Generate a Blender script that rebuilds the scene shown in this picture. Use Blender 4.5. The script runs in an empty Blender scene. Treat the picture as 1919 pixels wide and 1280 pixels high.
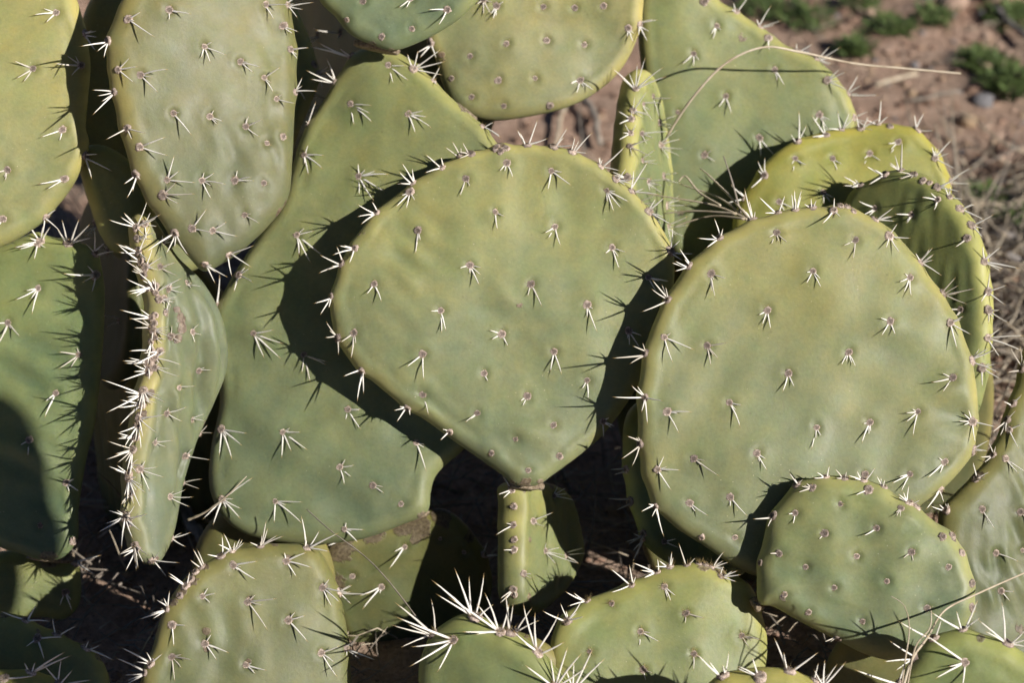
import bpy, math, random
import numpy as np
from mathutils import Vector, Matrix, noise as mnoise

random.seed(7)
rng = np.random.default_rng(7)
S = bpy.context.scene
COL = S.collection

# ------------------------------------------------------------------ camera
PITCH = math.radians(32.0)
CAM = Vector((0.0, 0.0, 1.18))
RIGHT = Vector((1, 0, 0))
FWD = Vector((0, math.cos(PITCH), -math.sin(PITCH)))
UP = Vector((0, math.sin(PITCH), math.cos(PITCH)))
HFOV = math.radians(24.0)
FPX = 959.5 / math.tan(HFOV / 2)          # focal length in photo pixels (1919 wide)
cam_d = bpy.data.cameras.new("camera")
cam_d.sensor_width = 36.0
cam_d.lens = 18.0 / math.tan(HFOV / 2)
cam_d.clip_start = 0.05
cam_d.clip_end = 400.0
cam_d.dof.use_dof = True
cam_d.dof.focus_distance = 1.70
cam_d.dof.aperture_fstop = 6.0
cam = bpy.data.objects.new("camera", cam_d)
cam.matrix_world = Matrix(((RIGHT.x, UP.x, -FWD.x, CAM.x), (RIGHT.y, UP.y, -FWD.y, CAM.y),
                           (RIGHT.z, UP.z, -FWD.z, CAM.z), (0, 0, 0, 1)))
COL.objects.link(cam)
S.camera = cam

# ------------------------------------------------------------------ light
SUN_TO = (RIGHT * 0.95 + UP * 0.20 - FWD * 1.0).normalized()      # towards the sun
world = bpy.data.worlds.new("World")
S.world = world
world.use_nodes = True
wn = world.node_tree
bg = wn.nodes["Background"]
sky = wn.nodes.new("ShaderNodeTexSky")
sky.sky_type = 'NISHITA'
sky.sun_disc = False
sky.sun_elevation = math.asin(SUN_TO.z)
sky.sun_rotation = math.atan2(SUN_TO.x, SUN_TO.y)
sky.altitude = 1500.0            # clear high-desert air: deep blue sky, little fill
sky.air_density = 0.45
sky.dust_density = 0.1
bg.inputs["Strength"].default_value = 0.05
wn.links.new(sky.outputs[0], bg.inputs[0])
sun_d = bpy.data.lights.new("sun", 'SUN')
sun_d.energy = 5.0
sun_d.angle = math.radians(0.53)
sun_d.color = (1.0, 0.955, 0.88)
sun = bpy.data.objects.new("sun", sun_d)
sun.rotation_euler = SUN_TO.to_track_quat('Z', 'Y').to_euler()
sun.location = SUN_TO * 20
COL.objects.link(sun)

S.view_settings.view_transform = 'Standard'
S.view_settings.look = 'None'
S.view_settings.exposure = 0.32
S.view_settings.gamma = 1.0
S.render.engine = 'CYCLES'
S.cycles.max_bounces = 4
S.cycles.use_adaptive_sampling = True
S.cycles.adaptive_threshold = 0.03
S.cycles.diffuse_bounces = 3
S.cycles.glossy_bounces = 2
S.cycles.caustics_reflective = False
S.cycles.caustics_refractive = False

# ------------------------------------------------------------------ helpers
def ray(x, y):
    return FWD + RIGHT * ((x - 959.5) / FPX) - UP * ((y - 640.0) / FPX)

def at(x, y, d):
    return CAM + ray(x, y) * d

def on_ground(x, y, z=0.0):
    r = ray(x, y)
    return CAM + r * ((z - CAM.z) / r.z)

def tag(o, label, cat=None, group=None, kind=None):
    if label: o["label"] = label
    if cat: o["category"] = cat
    if group: o["group"] = group
    if kind: o["kind"] = kind
    return o

def link(name, data, parent=None):
    o = bpy.data.objects.new(name, data)
    COL.objects.link(o)
    if parent: o.parent = parent
    return o

def mesh_from(name, verts, faces, mats, smooth=True, midx=None):
    me = bpy.data.meshes.new(name)
    me.from_pydata(verts, [], faces)
    for m in mats: me.materials.append(m)
    if smooth: me.polygons.foreach_set("use_smooth", [True] * len(me.polygons))
    if midx is not None: me.polygons.foreach_set("material_index", midx)
    me.update()
    return me

# ------------------------------------------------------------------ materials
def new_mat(name):
    m = bpy.data.materials.new(name)
    m.use_nodes = True
    nt = m.node_tree
    b = nt.nodes["Principled BSDF"]
    return m, nt, b

def N(nt, t, **kw):
    n = nt.nodes.new(t)
    for k, v in kw.items(): setattr(n, k, v)
    return n

def mix(nt, fac, a, b, mode='MIX'):
    n = nt.nodes.new("ShaderNodeMix")
    n.data_type = 'RGBA'
    n.blend_type = mode
    for sock, val in ((n.inputs[0], fac), (n.inputs[6], a), (n.inputs[7], b)):
        if hasattr(val, "links") or isinstance(val, bpy.types.NodeSocket): nt.links.new(val, sock)
        elif isinstance(val, (int, float)): sock.default_value = val
        else: sock.default_value = (*val, 1.0)
    return n.outputs[2]

def ramp(nt, src, stops):
    n = nt.nodes.new("ShaderNodeValToRGB")
    el = n.color_ramp.elements
    while len(el) < len(stops): el.new(0.5)
    for e, (p, c) in zip(el, stops):
        e.position = p
        e.color = (c, c, c, 1) if isinstance(c, (int, float)) else (*c, 1)
    nt.links.new(src, n.inputs[0])
    return n.outputs[0]

def math_n(nt, op, a, b=0.0):
    n = nt.nodes.new("ShaderNodeMath")
    n.operation = op
    n.use_clamp = False
    for i, v in ((0, a), (1, b)):
        if isinstance(v, (int, float)): n.inputs[i].default_value = v
        else: nt.links.new(v, n.inputs[i])
    return n.outputs[0]

def tex(nt, scale, detail=3.0, rough=0.5, vec=None, kind="ShaderNodeTexNoise"):
    n = nt.nodes.new(kind)
    n.inputs["Scale"].default_value = scale
    if kind == "ShaderNodeTexNoise":
        n.inputs["Detail"].default_value = detail
        n.inputs["Roughness"].default_value = rough
    if vec is not None: nt.links.new(vec, n.inputs["Vector"])
    return n

def bump(nt, b, h, strength, dist, prev=None):
    n = nt.nodes.new("ShaderNodeBump")
    n.inputs["Strength"].default_value = strength
    n.inputs["Distance"].default_value = dist
    nt.links.new(h, n.inputs["Height"])
    if prev is not None: nt.links.new(prev, n.inputs["Normal"])
    nt.links.new(n.outputs[0], b.inputs["Normal"])
    return n.outputs[0]

def make_pad_material():
    m, nt, b = new_mat("cactus_skin")
    tc = N(nt, "ShaderNodeTexCoord").outputs["Object"]
    oi = N(nt, "ShaderNodeObjectInfo")
    off = nt.nodes.new("ShaderNodeVectorMath"); off.operation = 'ADD'
    comb = N(nt, "ShaderNodeCombineXYZ")
    for i in range(3): nt.links.new(math_n(nt, 'MULTIPLY', oi.outputs["Random"], 13.0 + i * 7), comb.inputs[i])
    nt.links.new(tc, off.inputs[0]); nt.links.new(comb.outputs[0], off.inputs[1])
    vec = off.outputs[0]
    att = {k: N(nt, "ShaderNodeAttribute", attribute_name=k).outputs["Fac"] for k in ("rim", "hgt", "are", "cork", "fold_shade")}
    big = tex(nt, 13.0, 2, 0.55, vec).outputs["Fac"]
    mid = tex(nt, 60.0, 4, 0.6, vec).outputs["Fac"]
    fine = tex(nt, 420.0, 3, 0.6, vec).outputs["Fac"]
    # glaucous blue-green near the base of a pad, yellow-green towards its tip
    f = math_n(nt, 'ADD', att["hgt"], math_n(nt, 'MULTIPLY', math_n(nt, 'SUBTRACT', big, 0.5), 0.75))
    f = math_n(nt, 'ADD', f, math_n(nt, 'MULTIPLY', math_n(nt, 'SUBTRACT', mid, 0.5), 0.45))
    c = ramp(nt, f, [(0.0, (0.174, 0.200, 0.116)), (0.38, (0.209, 0.225, 0.111)), (0.72, (0.258, 0.260, 0.109)), (1.0, (0.288, 0.275, 0.103))])
    # wrinkle troughs tinted darker: shade of the folds put into the colour
    c = mix(nt, math_n(nt, 'MULTIPLY', att["fold_shade"], 0.35), c, (0.120, 0.155, 0.088))
    # patches of greener and yellower skin of about equal brightness
    pt = tex(nt, 34.0, 3, 0.62, vec).outputs["Fac"]
    c = mix(nt, 0.38, c, ramp(nt, pt, [(0.30, (0.82, 1.00, 0.92)), (0.50, (1.0, 1.0, 1.0)), (0.70, (1.16, 1.04, 0.86))]), 'MULTIPLY')
    pt2 = tex(nt, 110.0, 3, 0.55, vec).outputs["Fac"]
    c = mix(nt, 0.40, c, ramp(nt, pt2, [(0.30, (0.86, 0.98, 1.02)), (0.70, (1.14, 1.04, 0.90))]), 'MULTIPLY')
    wv = nt.nodes.new("ShaderNodeMapping"); wv.inputs["Scale"].default_value = (26.0, 6.0, 10.0)
    nt.links.new(vec, wv.inputs[0])
    st = tex(nt, 1.0, 4, 0.6, wv.outputs[0]).outputs["Fac"]
    c = mix(nt, 0.45, c, ramp(nt, st, [(0.30, (0.84, 0.88, 0.95)), (0.55, (1.0, 1.0, 1.0)), (0.75, (1.10, 1.08, 0.98))]), 'MULTIPLY')
    # fine mottling
    c = mix(nt, 0.32, c, ramp(nt, fine, [(0.25, 0.70), (0.75, 1.28)]), 'MULTIPLY')
    c = mix(nt, 0.35, c, ramp(nt, mid, [(0.25, 0.82), (0.75, 1.18)]), 'MULTIPLY')
    # yellow rim
    rimn = tex(nt, 28.0, 3, 0.65, vec).outputs["Fac"]
    rimf = math_n(nt, 'MULTIPLY', att["rim"], ramp(nt, rimn, [(0.30, 0.22), (0.62, 1.0)]))
    c = mix(nt, math_n(nt, 'MULTIPLY', rimf, 0.85), c, (0.47, 0.415, 0.150))
    # darker, greener skin around each areole
    c = mix(nt, math_n(nt, 'MULTIPLY', att["are"], 0.42), c, (0.105, 0.120, 0.050))
    # pale specks
    vo = tex(nt, 190.0, vec=vec, kind="ShaderNodeTexVoronoi")
    sp = ramp(nt, vo.outputs["Distance"], [(0.05, 1.0), (0.11, 0.0)])
    gate = ramp(nt, tex(nt, 24.0, 2, 0.5, vec).outputs["Fac"], [(0.50, 0.0), (0.66, 1.0)])
    c = mix(nt, math_n(nt, 'MULTIPLY', math_n(nt, 'MULTIPLY', sp, gate), 0.7), c, (0.52, 0.48, 0.30))
    # dark pin-prick blemishes
    vo2 = tex(nt, 70.0, vec=vec, kind="ShaderNodeTexVoronoi")
    sp2 = ramp(nt, vo2.outputs["Distance"], [(0.03, 1.0), (0.09, 0.0)])
    c = mix(nt, math_n(nt, 'MULTIPLY', sp2, 0.28), c, (0.10, 0.09, 0.04))
    # corky scars
    ck = math_n(nt, 'ADD', att["cork"], math_n(nt, 'MULTIPLY', math_n(nt, 'SUBTRACT', tex(nt, 130.0, 3, 0.65, vec).outputs["Fac"], 0.5), 1.1))
    # dry scabs along the rim and a few small tan scabs on the faces
    ck = math_n(nt, 'ADD', ck, math_n(nt, 'MULTIPLY', att["rim"], ramp(nt, tex(nt, 52.0, 3, 0.6, vec).outputs["Fac"], [(0.60, 0.0), (0.72, 0.62)])))
    dist = nt.nodes.new("ShaderNodeVectorMath"); dist.operation = 'MULTIPLY_ADD'
    nt.links.new(tex(nt, 90.0, 3, 0.6, vec).outputs["Color"], dist.inputs[0]); dist.inputs[1].default_value = (0.012, 0.012, 0.012); nt.links.new(vec, dist.inputs[2])
    vs_ = tex(nt, 17.0, vec=dist.outputs[0], kind="ShaderNodeTexVoronoi")
    sepc = N(nt, "ShaderNodeSeparateColor"); nt.links.new(vs_.outputs["Color"], sepc.inputs[0])
    scab = math_n(nt, 'MULTIPLY', ramp(nt, vs_.outputs["Distance"], [(0.05, 0.62), (0.12, 0.0)]), ramp(nt, sepc.outputs[0], [(0.62, 0.0), (0.64, 1.0)]))
    ck = math_n(nt, 'ADD', ck, scab)
    ckf = ramp(nt, ck, [(0.50, 0.0), (0.60, 1.0)])
    ckc = ramp(nt, fine, [(0.3, (0.11, 0.075, 0.045)), (0.7, (0.36, 0.29, 0.205))])
    c = mix(nt, ckf, c, ckc)
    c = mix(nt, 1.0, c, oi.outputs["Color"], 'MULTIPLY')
    nt.links.new(c, b.inputs["Base Color"])
    b.inputs["Specular IOR Level"].default_value = 0.36
    nt.links.new(ramp(nt, mid, [(0.2, 0.44), (0.8, 0.60)]), b.inputs["Roughness"])
    b.inputs["Subsurface Weight"].default_value = 0.45
    b.inputs["Subsurface Radius"].default_value = (0.8, 1.0, 0.35)
    b.inputs["Subsurface Scale"].default_value = 0.0035
    p = bump(nt, b, mid, 0.25, 0.0012)
    p = bump(nt, b, fine, 0.28, 0.0004, p)
    bump(nt, b, ckf, 0.5, 0.0008, p)
    return m

def make_spine_material():
    m, nt, b = new_mat("spine_white")
    t = N(nt, "ShaderNodeAttribute", attribute_name="tip").outputs["Fac"]
    n = tex(nt, 600.0, 2).outputs["Fac"]
    c = ramp(nt, t, [(0.0, (0.56, 0.50, 0.44)), (0.14, (0.88, 0.85, 0.80)), (0.82, (0.88, 0.84, 0.75)), (0.90, (0.56, 0.40, 0.17)), (1.0, (0.20, 0.11, 0.05))])
    c = mix(nt, 0.4, c, ramp(nt, n, [(0.3, 0.75), (0.7, 1.1)]), 'MULTIPLY')
    oi = N(nt, "ShaderNodeObjectInfo")
    c = mix(nt, 1.0, c, ramp(nt, oi.outputs["Random"], [(0.0, (0.66, 0.62, 0.56)), (0.35, (1, 1, 1)), (1.0, (1, 0.99, 0.97))]), 'MULTIPLY')
    nt.links.new(c, b.inputs["Base Color"])
    b.inputs["Roughness"].default_value = 0.5
    return m

def make_areole_material():
    m, nt, b = new_mat("areole_wool")
    tc = N(nt, "ShaderNodeTexCoord").outputs["Object"]
    n = tex(nt, 900.0, 3, 0.6, tc).outputs["Fac"]
    oi = N(nt, "ShaderNodeObjectInfo").outputs["Random"]
    a = ramp(nt, n, [(0.28, (0.13, 0.092, 0.072)), (0.5, (0.31, 0.24, 0.20)), (0.75, (0.54, 0.46, 0.39))])
    c = mix(nt, 1.0, a, ramp(nt, oi, [(0.0, 0.65), (1.0, 1.15)]), 'MULTIPLY')
    rg = N(nt, "ShaderNodeAttribute", attribute_name="ring").outputs["Fac"]
    c = mix(nt, 1.0, c, ramp(nt, rg, [(0.0, 0.55), (0.5, 0.95), (1.0, 1.75)]), 'MULTIPLY')
    nt.links.new(c, b.inputs["Base Color"])
    b.inputs["Roughness"].default_value = 0.95
    bump(nt, b, n, 0.8, 0.0006)
    return m

def simple(name, stops, scale, rough=0.85, bs=0.0, bd=0.001, detail=4):
    m, nt, b = new_mat(name)
    tc = N(nt, "ShaderNodeTexCoord").outputs["Object"]
    n = tex(nt, scale, detail, 0.6, tc).outputs["Fac"]
    nt.links.new(ramp(nt, n, stops), b.inputs["Base Color"])
    b.inputs["Roughness"].default_value = rough
    if bs: bump(nt, b, n, bs, bd)
    return m

MAT_PAD = make_pad_material()
MAT_SPINE = make_spine_material()
MAT_AREOLE = make_areole_material()
MAT_GLOCHID = simple("glochid_bristle", [(0.3, (0.20, 0.13, 0.05)), (0.7, (0.42, 0.32, 0.13))], 300)
MAT_STRAW = simple("dry_straw", [(0.3, (0.36, 0.28, 0.19)), (0.7, (0.60, 0.52, 0.40))], 80, 0.7)
MAT_STRAW_DK = simple("old_grey_straw", [(0.3, (0.16, 0.13, 0.10)), (0.7, (0.36, 0.31, 0.26))], 60, 0.8)
MAT_WOOD = simple("weathered_twig", [(0.3, (0.13, 0.11, 0.10)), (0.7, (0.30, 0.27, 0.25))], 90, 0.9, 0.6, 0.002)
MAT_WEED = simple("weed_leaf", [(0.3, (0.050, 0.080, 0.020)), (0.7, (0.115, 0.160, 0.045))], 40, 0.6)
MAT_STONE = {
    "pink": simple("stone_pink", [(0.3, (0.33, 0.21, 0.15)), (0.7, (0.50, 0.36, 0.28))], 60, 0.9, 0.5, 0.002),
    "grey": simple("stone_grey", [(0.3, (0.13, 0.125, 0.13)), (0.7, (0.25, 0.24, 0.25))], 60, 0.9, 0.5, 0.002),
    "brown": simple("stone_brown", [(0.3, (0.16, 0.095, 0.065)), (0.7, (0.30, 0.19, 0.135))], 60, 0.9, 0.5, 0.002),
    "tan": simple("stone_tan", [(0.3, (0.36, 0.24, 0.14)), (0.7, (0.50, 0.37, 0.25))], 60, 0.9, 0.5, 0.002),
}

def make_soil_material():
    m, nt, b = new_mat("desert_soil")
    tc = N(nt, "ShaderNodeTexCoord").outputs["Object"]
    n1 = tex(nt, 5.0, 5, 0.6, tc).outputs["Fac"]
    n2 = tex(nt, 45.0, 6, 0.7, tc).outputs["Fac"]
    n3 = tex(nt, 230.0, 4, 0.7, tc).outputs["Fac"]
    c = ramp(nt, n2, [(0.25, (0.24, 0.148, 0.105)), (0.5, (0.47, 0.315, 0.235)), (0.72, (0.62, 0.45, 0.355))])
    c = mix(nt, ramp(nt, n1, [(0.42, 0.0), (0.66, 0.6)]), c, (0.30, 0.24, 0.185))
    c = mix(nt, 0.8, c, ramp(nt, n3, [(0.3, 0.6), (0.7, 1.35)]), 'MULTIPLY')
    nt.links.new(c, b.inputs["Base Color"])
    b.inputs["Roughness"].default_value = 0.95
    b.inputs["Specular IOR Level"].default_value = 0.1
    p = bump(nt, b, n2, 0.9, 0.012)
    bump(nt, b, n3, 0.8, 0.003, p)
    return m
MAT_SOIL = make_soil_material()

# ------------------------------------------------------------------ ground
def ground_z(x, y):
    v = Vector((x * 2.3, y * 2.3, 0.3))
    return 0.022 * mnoise.noise(v) + 0.010 * mnoise.noise(v * 4.1) + 0.005 * mnoise.noise(v * 11.0)

def build_ground():
    xs = np.concatenate([np.linspace(-60, -2.2, 14), np.linspace(-1.9, 1.9, 150), np.linspace(2.2, 60, 14)])
    ys = np.concatenate([np.linspace(-40, 0.0, 12), np.linspace(0.3, 4.2, 160), np.linspace(4.6, 90, 16)])
    verts = [(x, y, ground_z(x, y)) for y in ys for x in xs]
    nx = len(xs)
    faces = [(j * nx + i, j * nx + i + 1, (j + 1) * nx + i + 1, (j + 1) * nx + i) for j in range(len(ys) - 1) for i in range(nx - 1)]
    o = link("ground", mesh_from("ground", verts, faces, [MAT_SOIL]))
    o["kind"] = "structure"
build_ground()

# ------------------------------------------------------------------ cactus pads
def spline_closed(pts, n):
    """closed Catmull-Rom curve through pts, resampled to n points of equal spacing"""
    p = np.asarray(pts, float)
    m = len(p)
    out = []
    for i in range(m):
        p0, p1, p2, p3 = p[(i - 1) % m], p[i], p[(i + 1) % m], p[(i + 2) % m]
        for t in np.linspace(0, 1, 12, endpoint=False):
            out.append(0.5 * ((2 * p1) + (p2 - p0) * t + (2 * p0 - 5 * p1 + 4 * p2 - p3) * t * t + (3 * p1 - p0 - 3 * p2 + p3) * t ** 3))
    out = np.array(out)
    seg = np.linalg.norm(np.roll(out, -1, 0) - out, axis=1)
    s = np.concatenate([[0], np.cumsum(seg)])
    q = np.linspace(0, s[-1], n, endpoint=False)
    ext = np.vstack([out, out[:1]])
    return np.stack([np.interp(q, s, ext[:, 0]), np.interp(q, s, ext[:, 1])], 1)

def poly_dist(P, poly):
    """distance of points P to a closed polyline, and the nearest point"""
    a = poly
    b = np.roll(poly, -1, 0)
    ab = b - a
    L2 = (ab ** 2).sum(1) + 1e-15
    best = np.full(len(P), 1e9)
    near = np.zeros((len(P), 2))
    for i0 in range(0, len(P), 2000):
        Q = P[i0:i0 + 2000]
        ap = Q[:, None, :] - a[None]
        t = np.clip((ap * ab[None]).sum(2) / L2[None], 0, 1)
        c = a[None] + t[..., None] * ab[None]
        d = np.linalg.norm(Q[:, None, :] - c, axis=2)
        k = d.argmin(1)
        best[i0:i0 + 2000] = d[np.arange(len(Q)), k]
        near[i0:i0 + 2000] = c[np.arange(len(Q)), k]
    return best, near

def inside(pt, poly):
    x, y = pt
    a = poly
    b = np.roll(poly, -1, 0)
    c = ((a[:, 1] > y) != (b[:, 1] > y)) & (x < (b[:, 0] - a[:, 0]) * (y - a[:, 1]) / (b[:, 1] - a[:, 1] + 1e-15) + a[:, 0])
    return c.sum() % 2 == 1

class Waves:
    """smooth random undulation made of a handful of plane waves"""
    def __init__(self, r, wl, n=9, ang=None, spread=math.pi):
        a = (r.uniform(-spread, spread, n) if ang is None else ang + r.uniform(-spread, spread, n))
        k = 2 * math.pi / (wl * r.uniform(0.6, 1.6, n))
        self.kx, self.ky, self.ph = np.cos(a) * k, np.sin(a) * k, r.uniform(0, 6.28, n)
        self.n = n
    def __call__(self, u, v):
        return np.sin(np.multiply.outer(u, self.kx) + np.multiply.outer(v, self.ky) + self.ph).sum(-1) / math.sqrt(self.n)

def smooth01(t):
    t = np.clip(t, 0, 1)
    return t * t * (3 - 2 * t)

class Pad:
    """one flattened stem segment: outline in its own plane, rounded rim, gently uneven faces"""
    def __init__(self, outline, M, seed, T=0.0085, R=0.010, bulge=0.002, und=0.0009, warp=0.003, wr=None, bend=None, nang=190, rings=34, scars=(), crease=0.0005, bulge_back=None, hg=(0.0, 1.0), rimk=0.95, rimw=0.95, side=0.0):
        self.poly = spline_closed(outline, nang)
        self.M = M
        self.Minv = M.inverted()
        r = np.random.default_rng(seed)
        # a faintly knobbly outline
        self.T, self.R, self.bulge, self.und, self.warp = T, R, bulge, und, warp
        self.w_big = Waves(r, 0.16, 7)
        self.w_und = Waves(r, 0.050, 12)
        self.w_rim = Waves(r, 0.040, 8)
        self.wr = None
        if wr:
            ang, wl, amp = wr[:3]
            self.wr = (Waves(r, wl, 11, ang, 0.42), Waves(r, 0.11, 5), amp, wr[3] if len(wr) > 3 else None)
        self.bend = bend
        self.vmin, self.vmax = self.poly[:, 1].min(), self.poly[:, 1].max()
        self.cen = self.poly.mean(0)
        self.dmax = poly_dist(self.cen[None], self.poly)[0][0]
        self.rings = rings
        self.areoles = []
        self.crease, self.hg, self.rimk, self.rimw, self.side = crease, hg, rimk, rimw, side
        self.bulge_back = bulge if bulge_back is None else bulge_back
        self.knobs = []
        self.scars = scars
    def mid(self, u, v):
        w = self.warp * self.w_big(u, v)
        if self.bend is not None:
            w = w + np.interp(v, self.bend[0], self.bend[1])
        return w
    def wrinkle(self, u, v):
        if not self.wr: return np.zeros_like(u)
        g = np.clip(0.5 + 0.8 * self.wr[1](u, v), 0, 1)
        if self.wr[3] is not None:
            mx, my = self.wr[3]
            g = g * np.clip(0.35 + ((u - self.cen[0]) * mx + (v - self.cen[1]) * my) / (self.dmax + 1e-9), 0, 1.2)
        return g * self.wr[0](u, v)
    def half(self, u, v, d, front=True):
        h = self.T * np.sqrt(np.clip(1 - (1 - np.clip(d / self.R, 0, 1)) ** 2, 0, 1))
        h = h + (self.bulge if front else self.bulge_back) * np.sin(np.clip(d / self.dmax, 0, 1) * math.pi / 2)
        g = smooth01(d / (self.R * 1.3))
        if front:
            h = h + g * self.und * 0.55 * self.w_und(u, v)
            h = h - self.crease * np.exp(-((d - 1.25 * self.R) / (0.34 * self.R)) ** 2) * np.clip(0.6 + 0.7 * self.w_rim(u, v), 0, 1.4)
            if self.wr: h = h + g * self.wr[2] * self.wrinkle(u, v)
            for (au, av, am) in self.areoles:
                rr = (u - au) ** 2 + (v - av) ** 2
                h = h + g * am * (0.0012 * np.exp(-rr / (2 * 0.0060 ** 2)) - 0.0022 * np.exp(-rr / (2 * 0.0026 ** 2)))
        return h
    def w_front(self, u, v):
        u = np.atleast_1d(np.asarray(u, float)); v = np.atleast_1d(np.asarray(v, float))
        d, _ = poly_dist(np.stack([u, v], 1), self.poly)
        return self.mid(u, v) + self.half(u, v, d)
    def hit(self, x, y):
        """where the view ray through photo pixel (x, y) meets the front face -> local point, local normal, on rim?"""
        o = self.Minv @ CAM
        dr = self.Minv.to_3x3() @ ray(x, y)
        w = self.T
        for _ in range(4):
            t = (w - o.z) / dr.z if abs(dr.z) > 1e-6 else 1.7
            u, v = o.x + dr.x * t, o.y + dr.y * t
            if not inside((u, v), self.poly): break
            w = float(self.w_front(u, v)[0])
        P = np.array([[u, v]])
        d, near = poly_dist(P, self.poly)
        out = not inside((u, v), self.poly)
        edge = out or d[0] < self.R * 0.55
        if out:
            c = near[0]
            inw = self.cen - c
            inw = inw / (np.linalg.norm(inw) + 1e-9)
            u, v = c + inw * 0.0012
            w = float(self.w_front(u, v)[0])
        e = 0.0012
        w0 = float(self.mid(np.array([u]), np.array([v]))[0])
        if edge:
            dd, nn = poly_dist(np.array([[u, v]]), self.poly)
            dirn = nn[0] - np.array([u, v])
            L = np.linalg.norm(dirn)
            dirn = dirn / L if L > 1e-6 else np.array([0, 1.0])
            ct = np.clip(1 - dd[0] / self.R, 0, 1)
            n = Vector((dirn[0] * ct, dirn[1] * ct, math.sqrt(max(0.0, 1 - ct * ct)))).normalized()
        else:
            a = self.w_front([u + e, u - e, u, u], [v, v, v + e, v - e])
            n = Vector((-(a[0] - a[1]) / (2 * e), -(a[2] - a[3]) / (2 * e), 1)).normalized()
        return Vector((u, v, w)), n, edge
    def build(self, name):
        nang = len(self.poly)
        k = self.rings
        t = np.linspace(0, 1, k)
        r_in = t[1:]
        # ring radii: even in the middle, crowded at the rim
        rad = 1 - (1 - r_in) ** 1.0
        split = int(k * 0.68)
        edge0 = max(0.5, 1 - 1.6 * self.R / max(self.dmax, 0.02))
        rad = np.concatenate([np.linspace(0, edge0, split + 1)[1:], 1 - (1 - edge0) * (1 - np.linspace(0, 1, k - split + 1)[1:]) ** 1.9])
        UV = [self.cen[None]]
        for q in rad: UV.append(self.cen + (self.poly - self.cen) * q)
        UV = np.vstack(UV)
        d, _ = poly_dist(UV, self.poly)
        d[-nang:] = 0
        u, v = UV[:, 0], UV[:, 1]
        w0 = self.mid(u, v)
        hf = self.half(u, v, d); hf[-nang:] = 0
        hb = self.half(u, v, d, False); hb[-nang:] = 0
        nr = len(rad)
        nv = len(UV)
        front = np.stack([u, v, w0 + hf], 1)
        nb = nv - nang
        back = np.stack([u, v, w0 - hb], 1)[:nb]
        V = np.vstack([front, back])
        F = []
        bidx = lambda i: i if i >= nb else nv + i          # rim ring is shared by both faces
        for j in range(nang):
            a, b_ = 1 + j, 1 + (j + 1) % nang
            F.append((0, a, b_)); F.append((bidx(0), bidx(b_), bidx(a)))
        for q in range(nr - 1):
            s0, s1 = 1 + q * nang, 1 + (q + 1) * nang
            for j in range(nang):
                j2 = (j + 1) % nang
                F.append((s0 + j, s1 + j, s1 + j2, s0 + j2))
                F.append((bidx(s0 + j), bidx(s0 + j2), bidx(s1 + j2), bidx(s1 + j)))
        area = 0.5 * np.sum(self.poly[:, 0] * np.roll(self.poly[:, 1], -1) - np.roll(self.poly[:, 0], -1) * self.poly[:, 1])
        if area < 0: F = [tuple(reversed(f)) for f in F]
        me = mesh_from(name, V.tolist(), F, [MAT_PAD])
        hgt = np.clip((v - self.vmin) / (self.vmax - self.vmin), 0, 1)
        rim = (1 - smooth01((d - 0.2 * self.R) / (self.rimw * self.R))) * (0.2 + 0.8 * smooth01(hgt * 2.0)) * self.rimk
        if self.side: rim = rim * smooth01(0.45 + self.side * (u - self.cen[0]) / (1.2 * self.dmax))
        hgt = self.hg[0] + (self.hg[1] - self.hg[0]) * hgt
        are = np.zeros(nv)
        for (au, av, am) in self.areoles:
            are = np.maximum(are, np.exp(-((u - au) ** 2 + (v - av + 0.001) ** 2) / (2 * 0.0042 ** 2)))
        cork = np.zeros(nv)
        for (su, sv, sr) in self.scars:
            cork = np.maximum(cork, 1.15 - np.sqrt((u - su) ** 2 + (v - sv) ** 2) / sr)
        fold_shade = smooth01(-self.wrinkle(u, v) * 0.7) if self.wr else np.zeros(nv)
        for nm, arr in (("hgt", hgt), ("rim", rim), ("are", are), ("cork", np.clip(cork, 0, 1)), ("fold_shade", fold_shade)):
            full = np.concatenate([arr, arr[:nb]]).astype(np.float32)
            at_ = me.attributes.new(nm, 'FLOAT', 'POINT')
            at_.data.foreach_set("value", full)
        return me

def frame_for(c, d, n):
    """matrix of a pad plane: passes the pixel c at depth d, normal n given as (right, up, towards camera)"""
    P0 = at(c[0], c[1], d)
    Nn = (RIGHT * n[0] + UP * n[1] - FWD * n[2]).normalized()
    V = (UP - Nn * UP.dot(Nn)).normalized()
    U = V.cross(Nn).normalized()
    return Matrix(((U.x, V.x, Nn.x, P0.x), (U.y, V.y, Nn.y, P0.y), (U.z, V.z, Nn.z, P0.z), (0, 0, 0, 1)))

def unproject(M, x, y):
    Mi = M.inverted()
    o = Mi @ CAM
    dr = Mi.to_3x3() @ ray(x, y)
    t = -o.z / dr.z
    return np.array([o.x + dr.x * t, o.y + dr.y * t])

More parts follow.
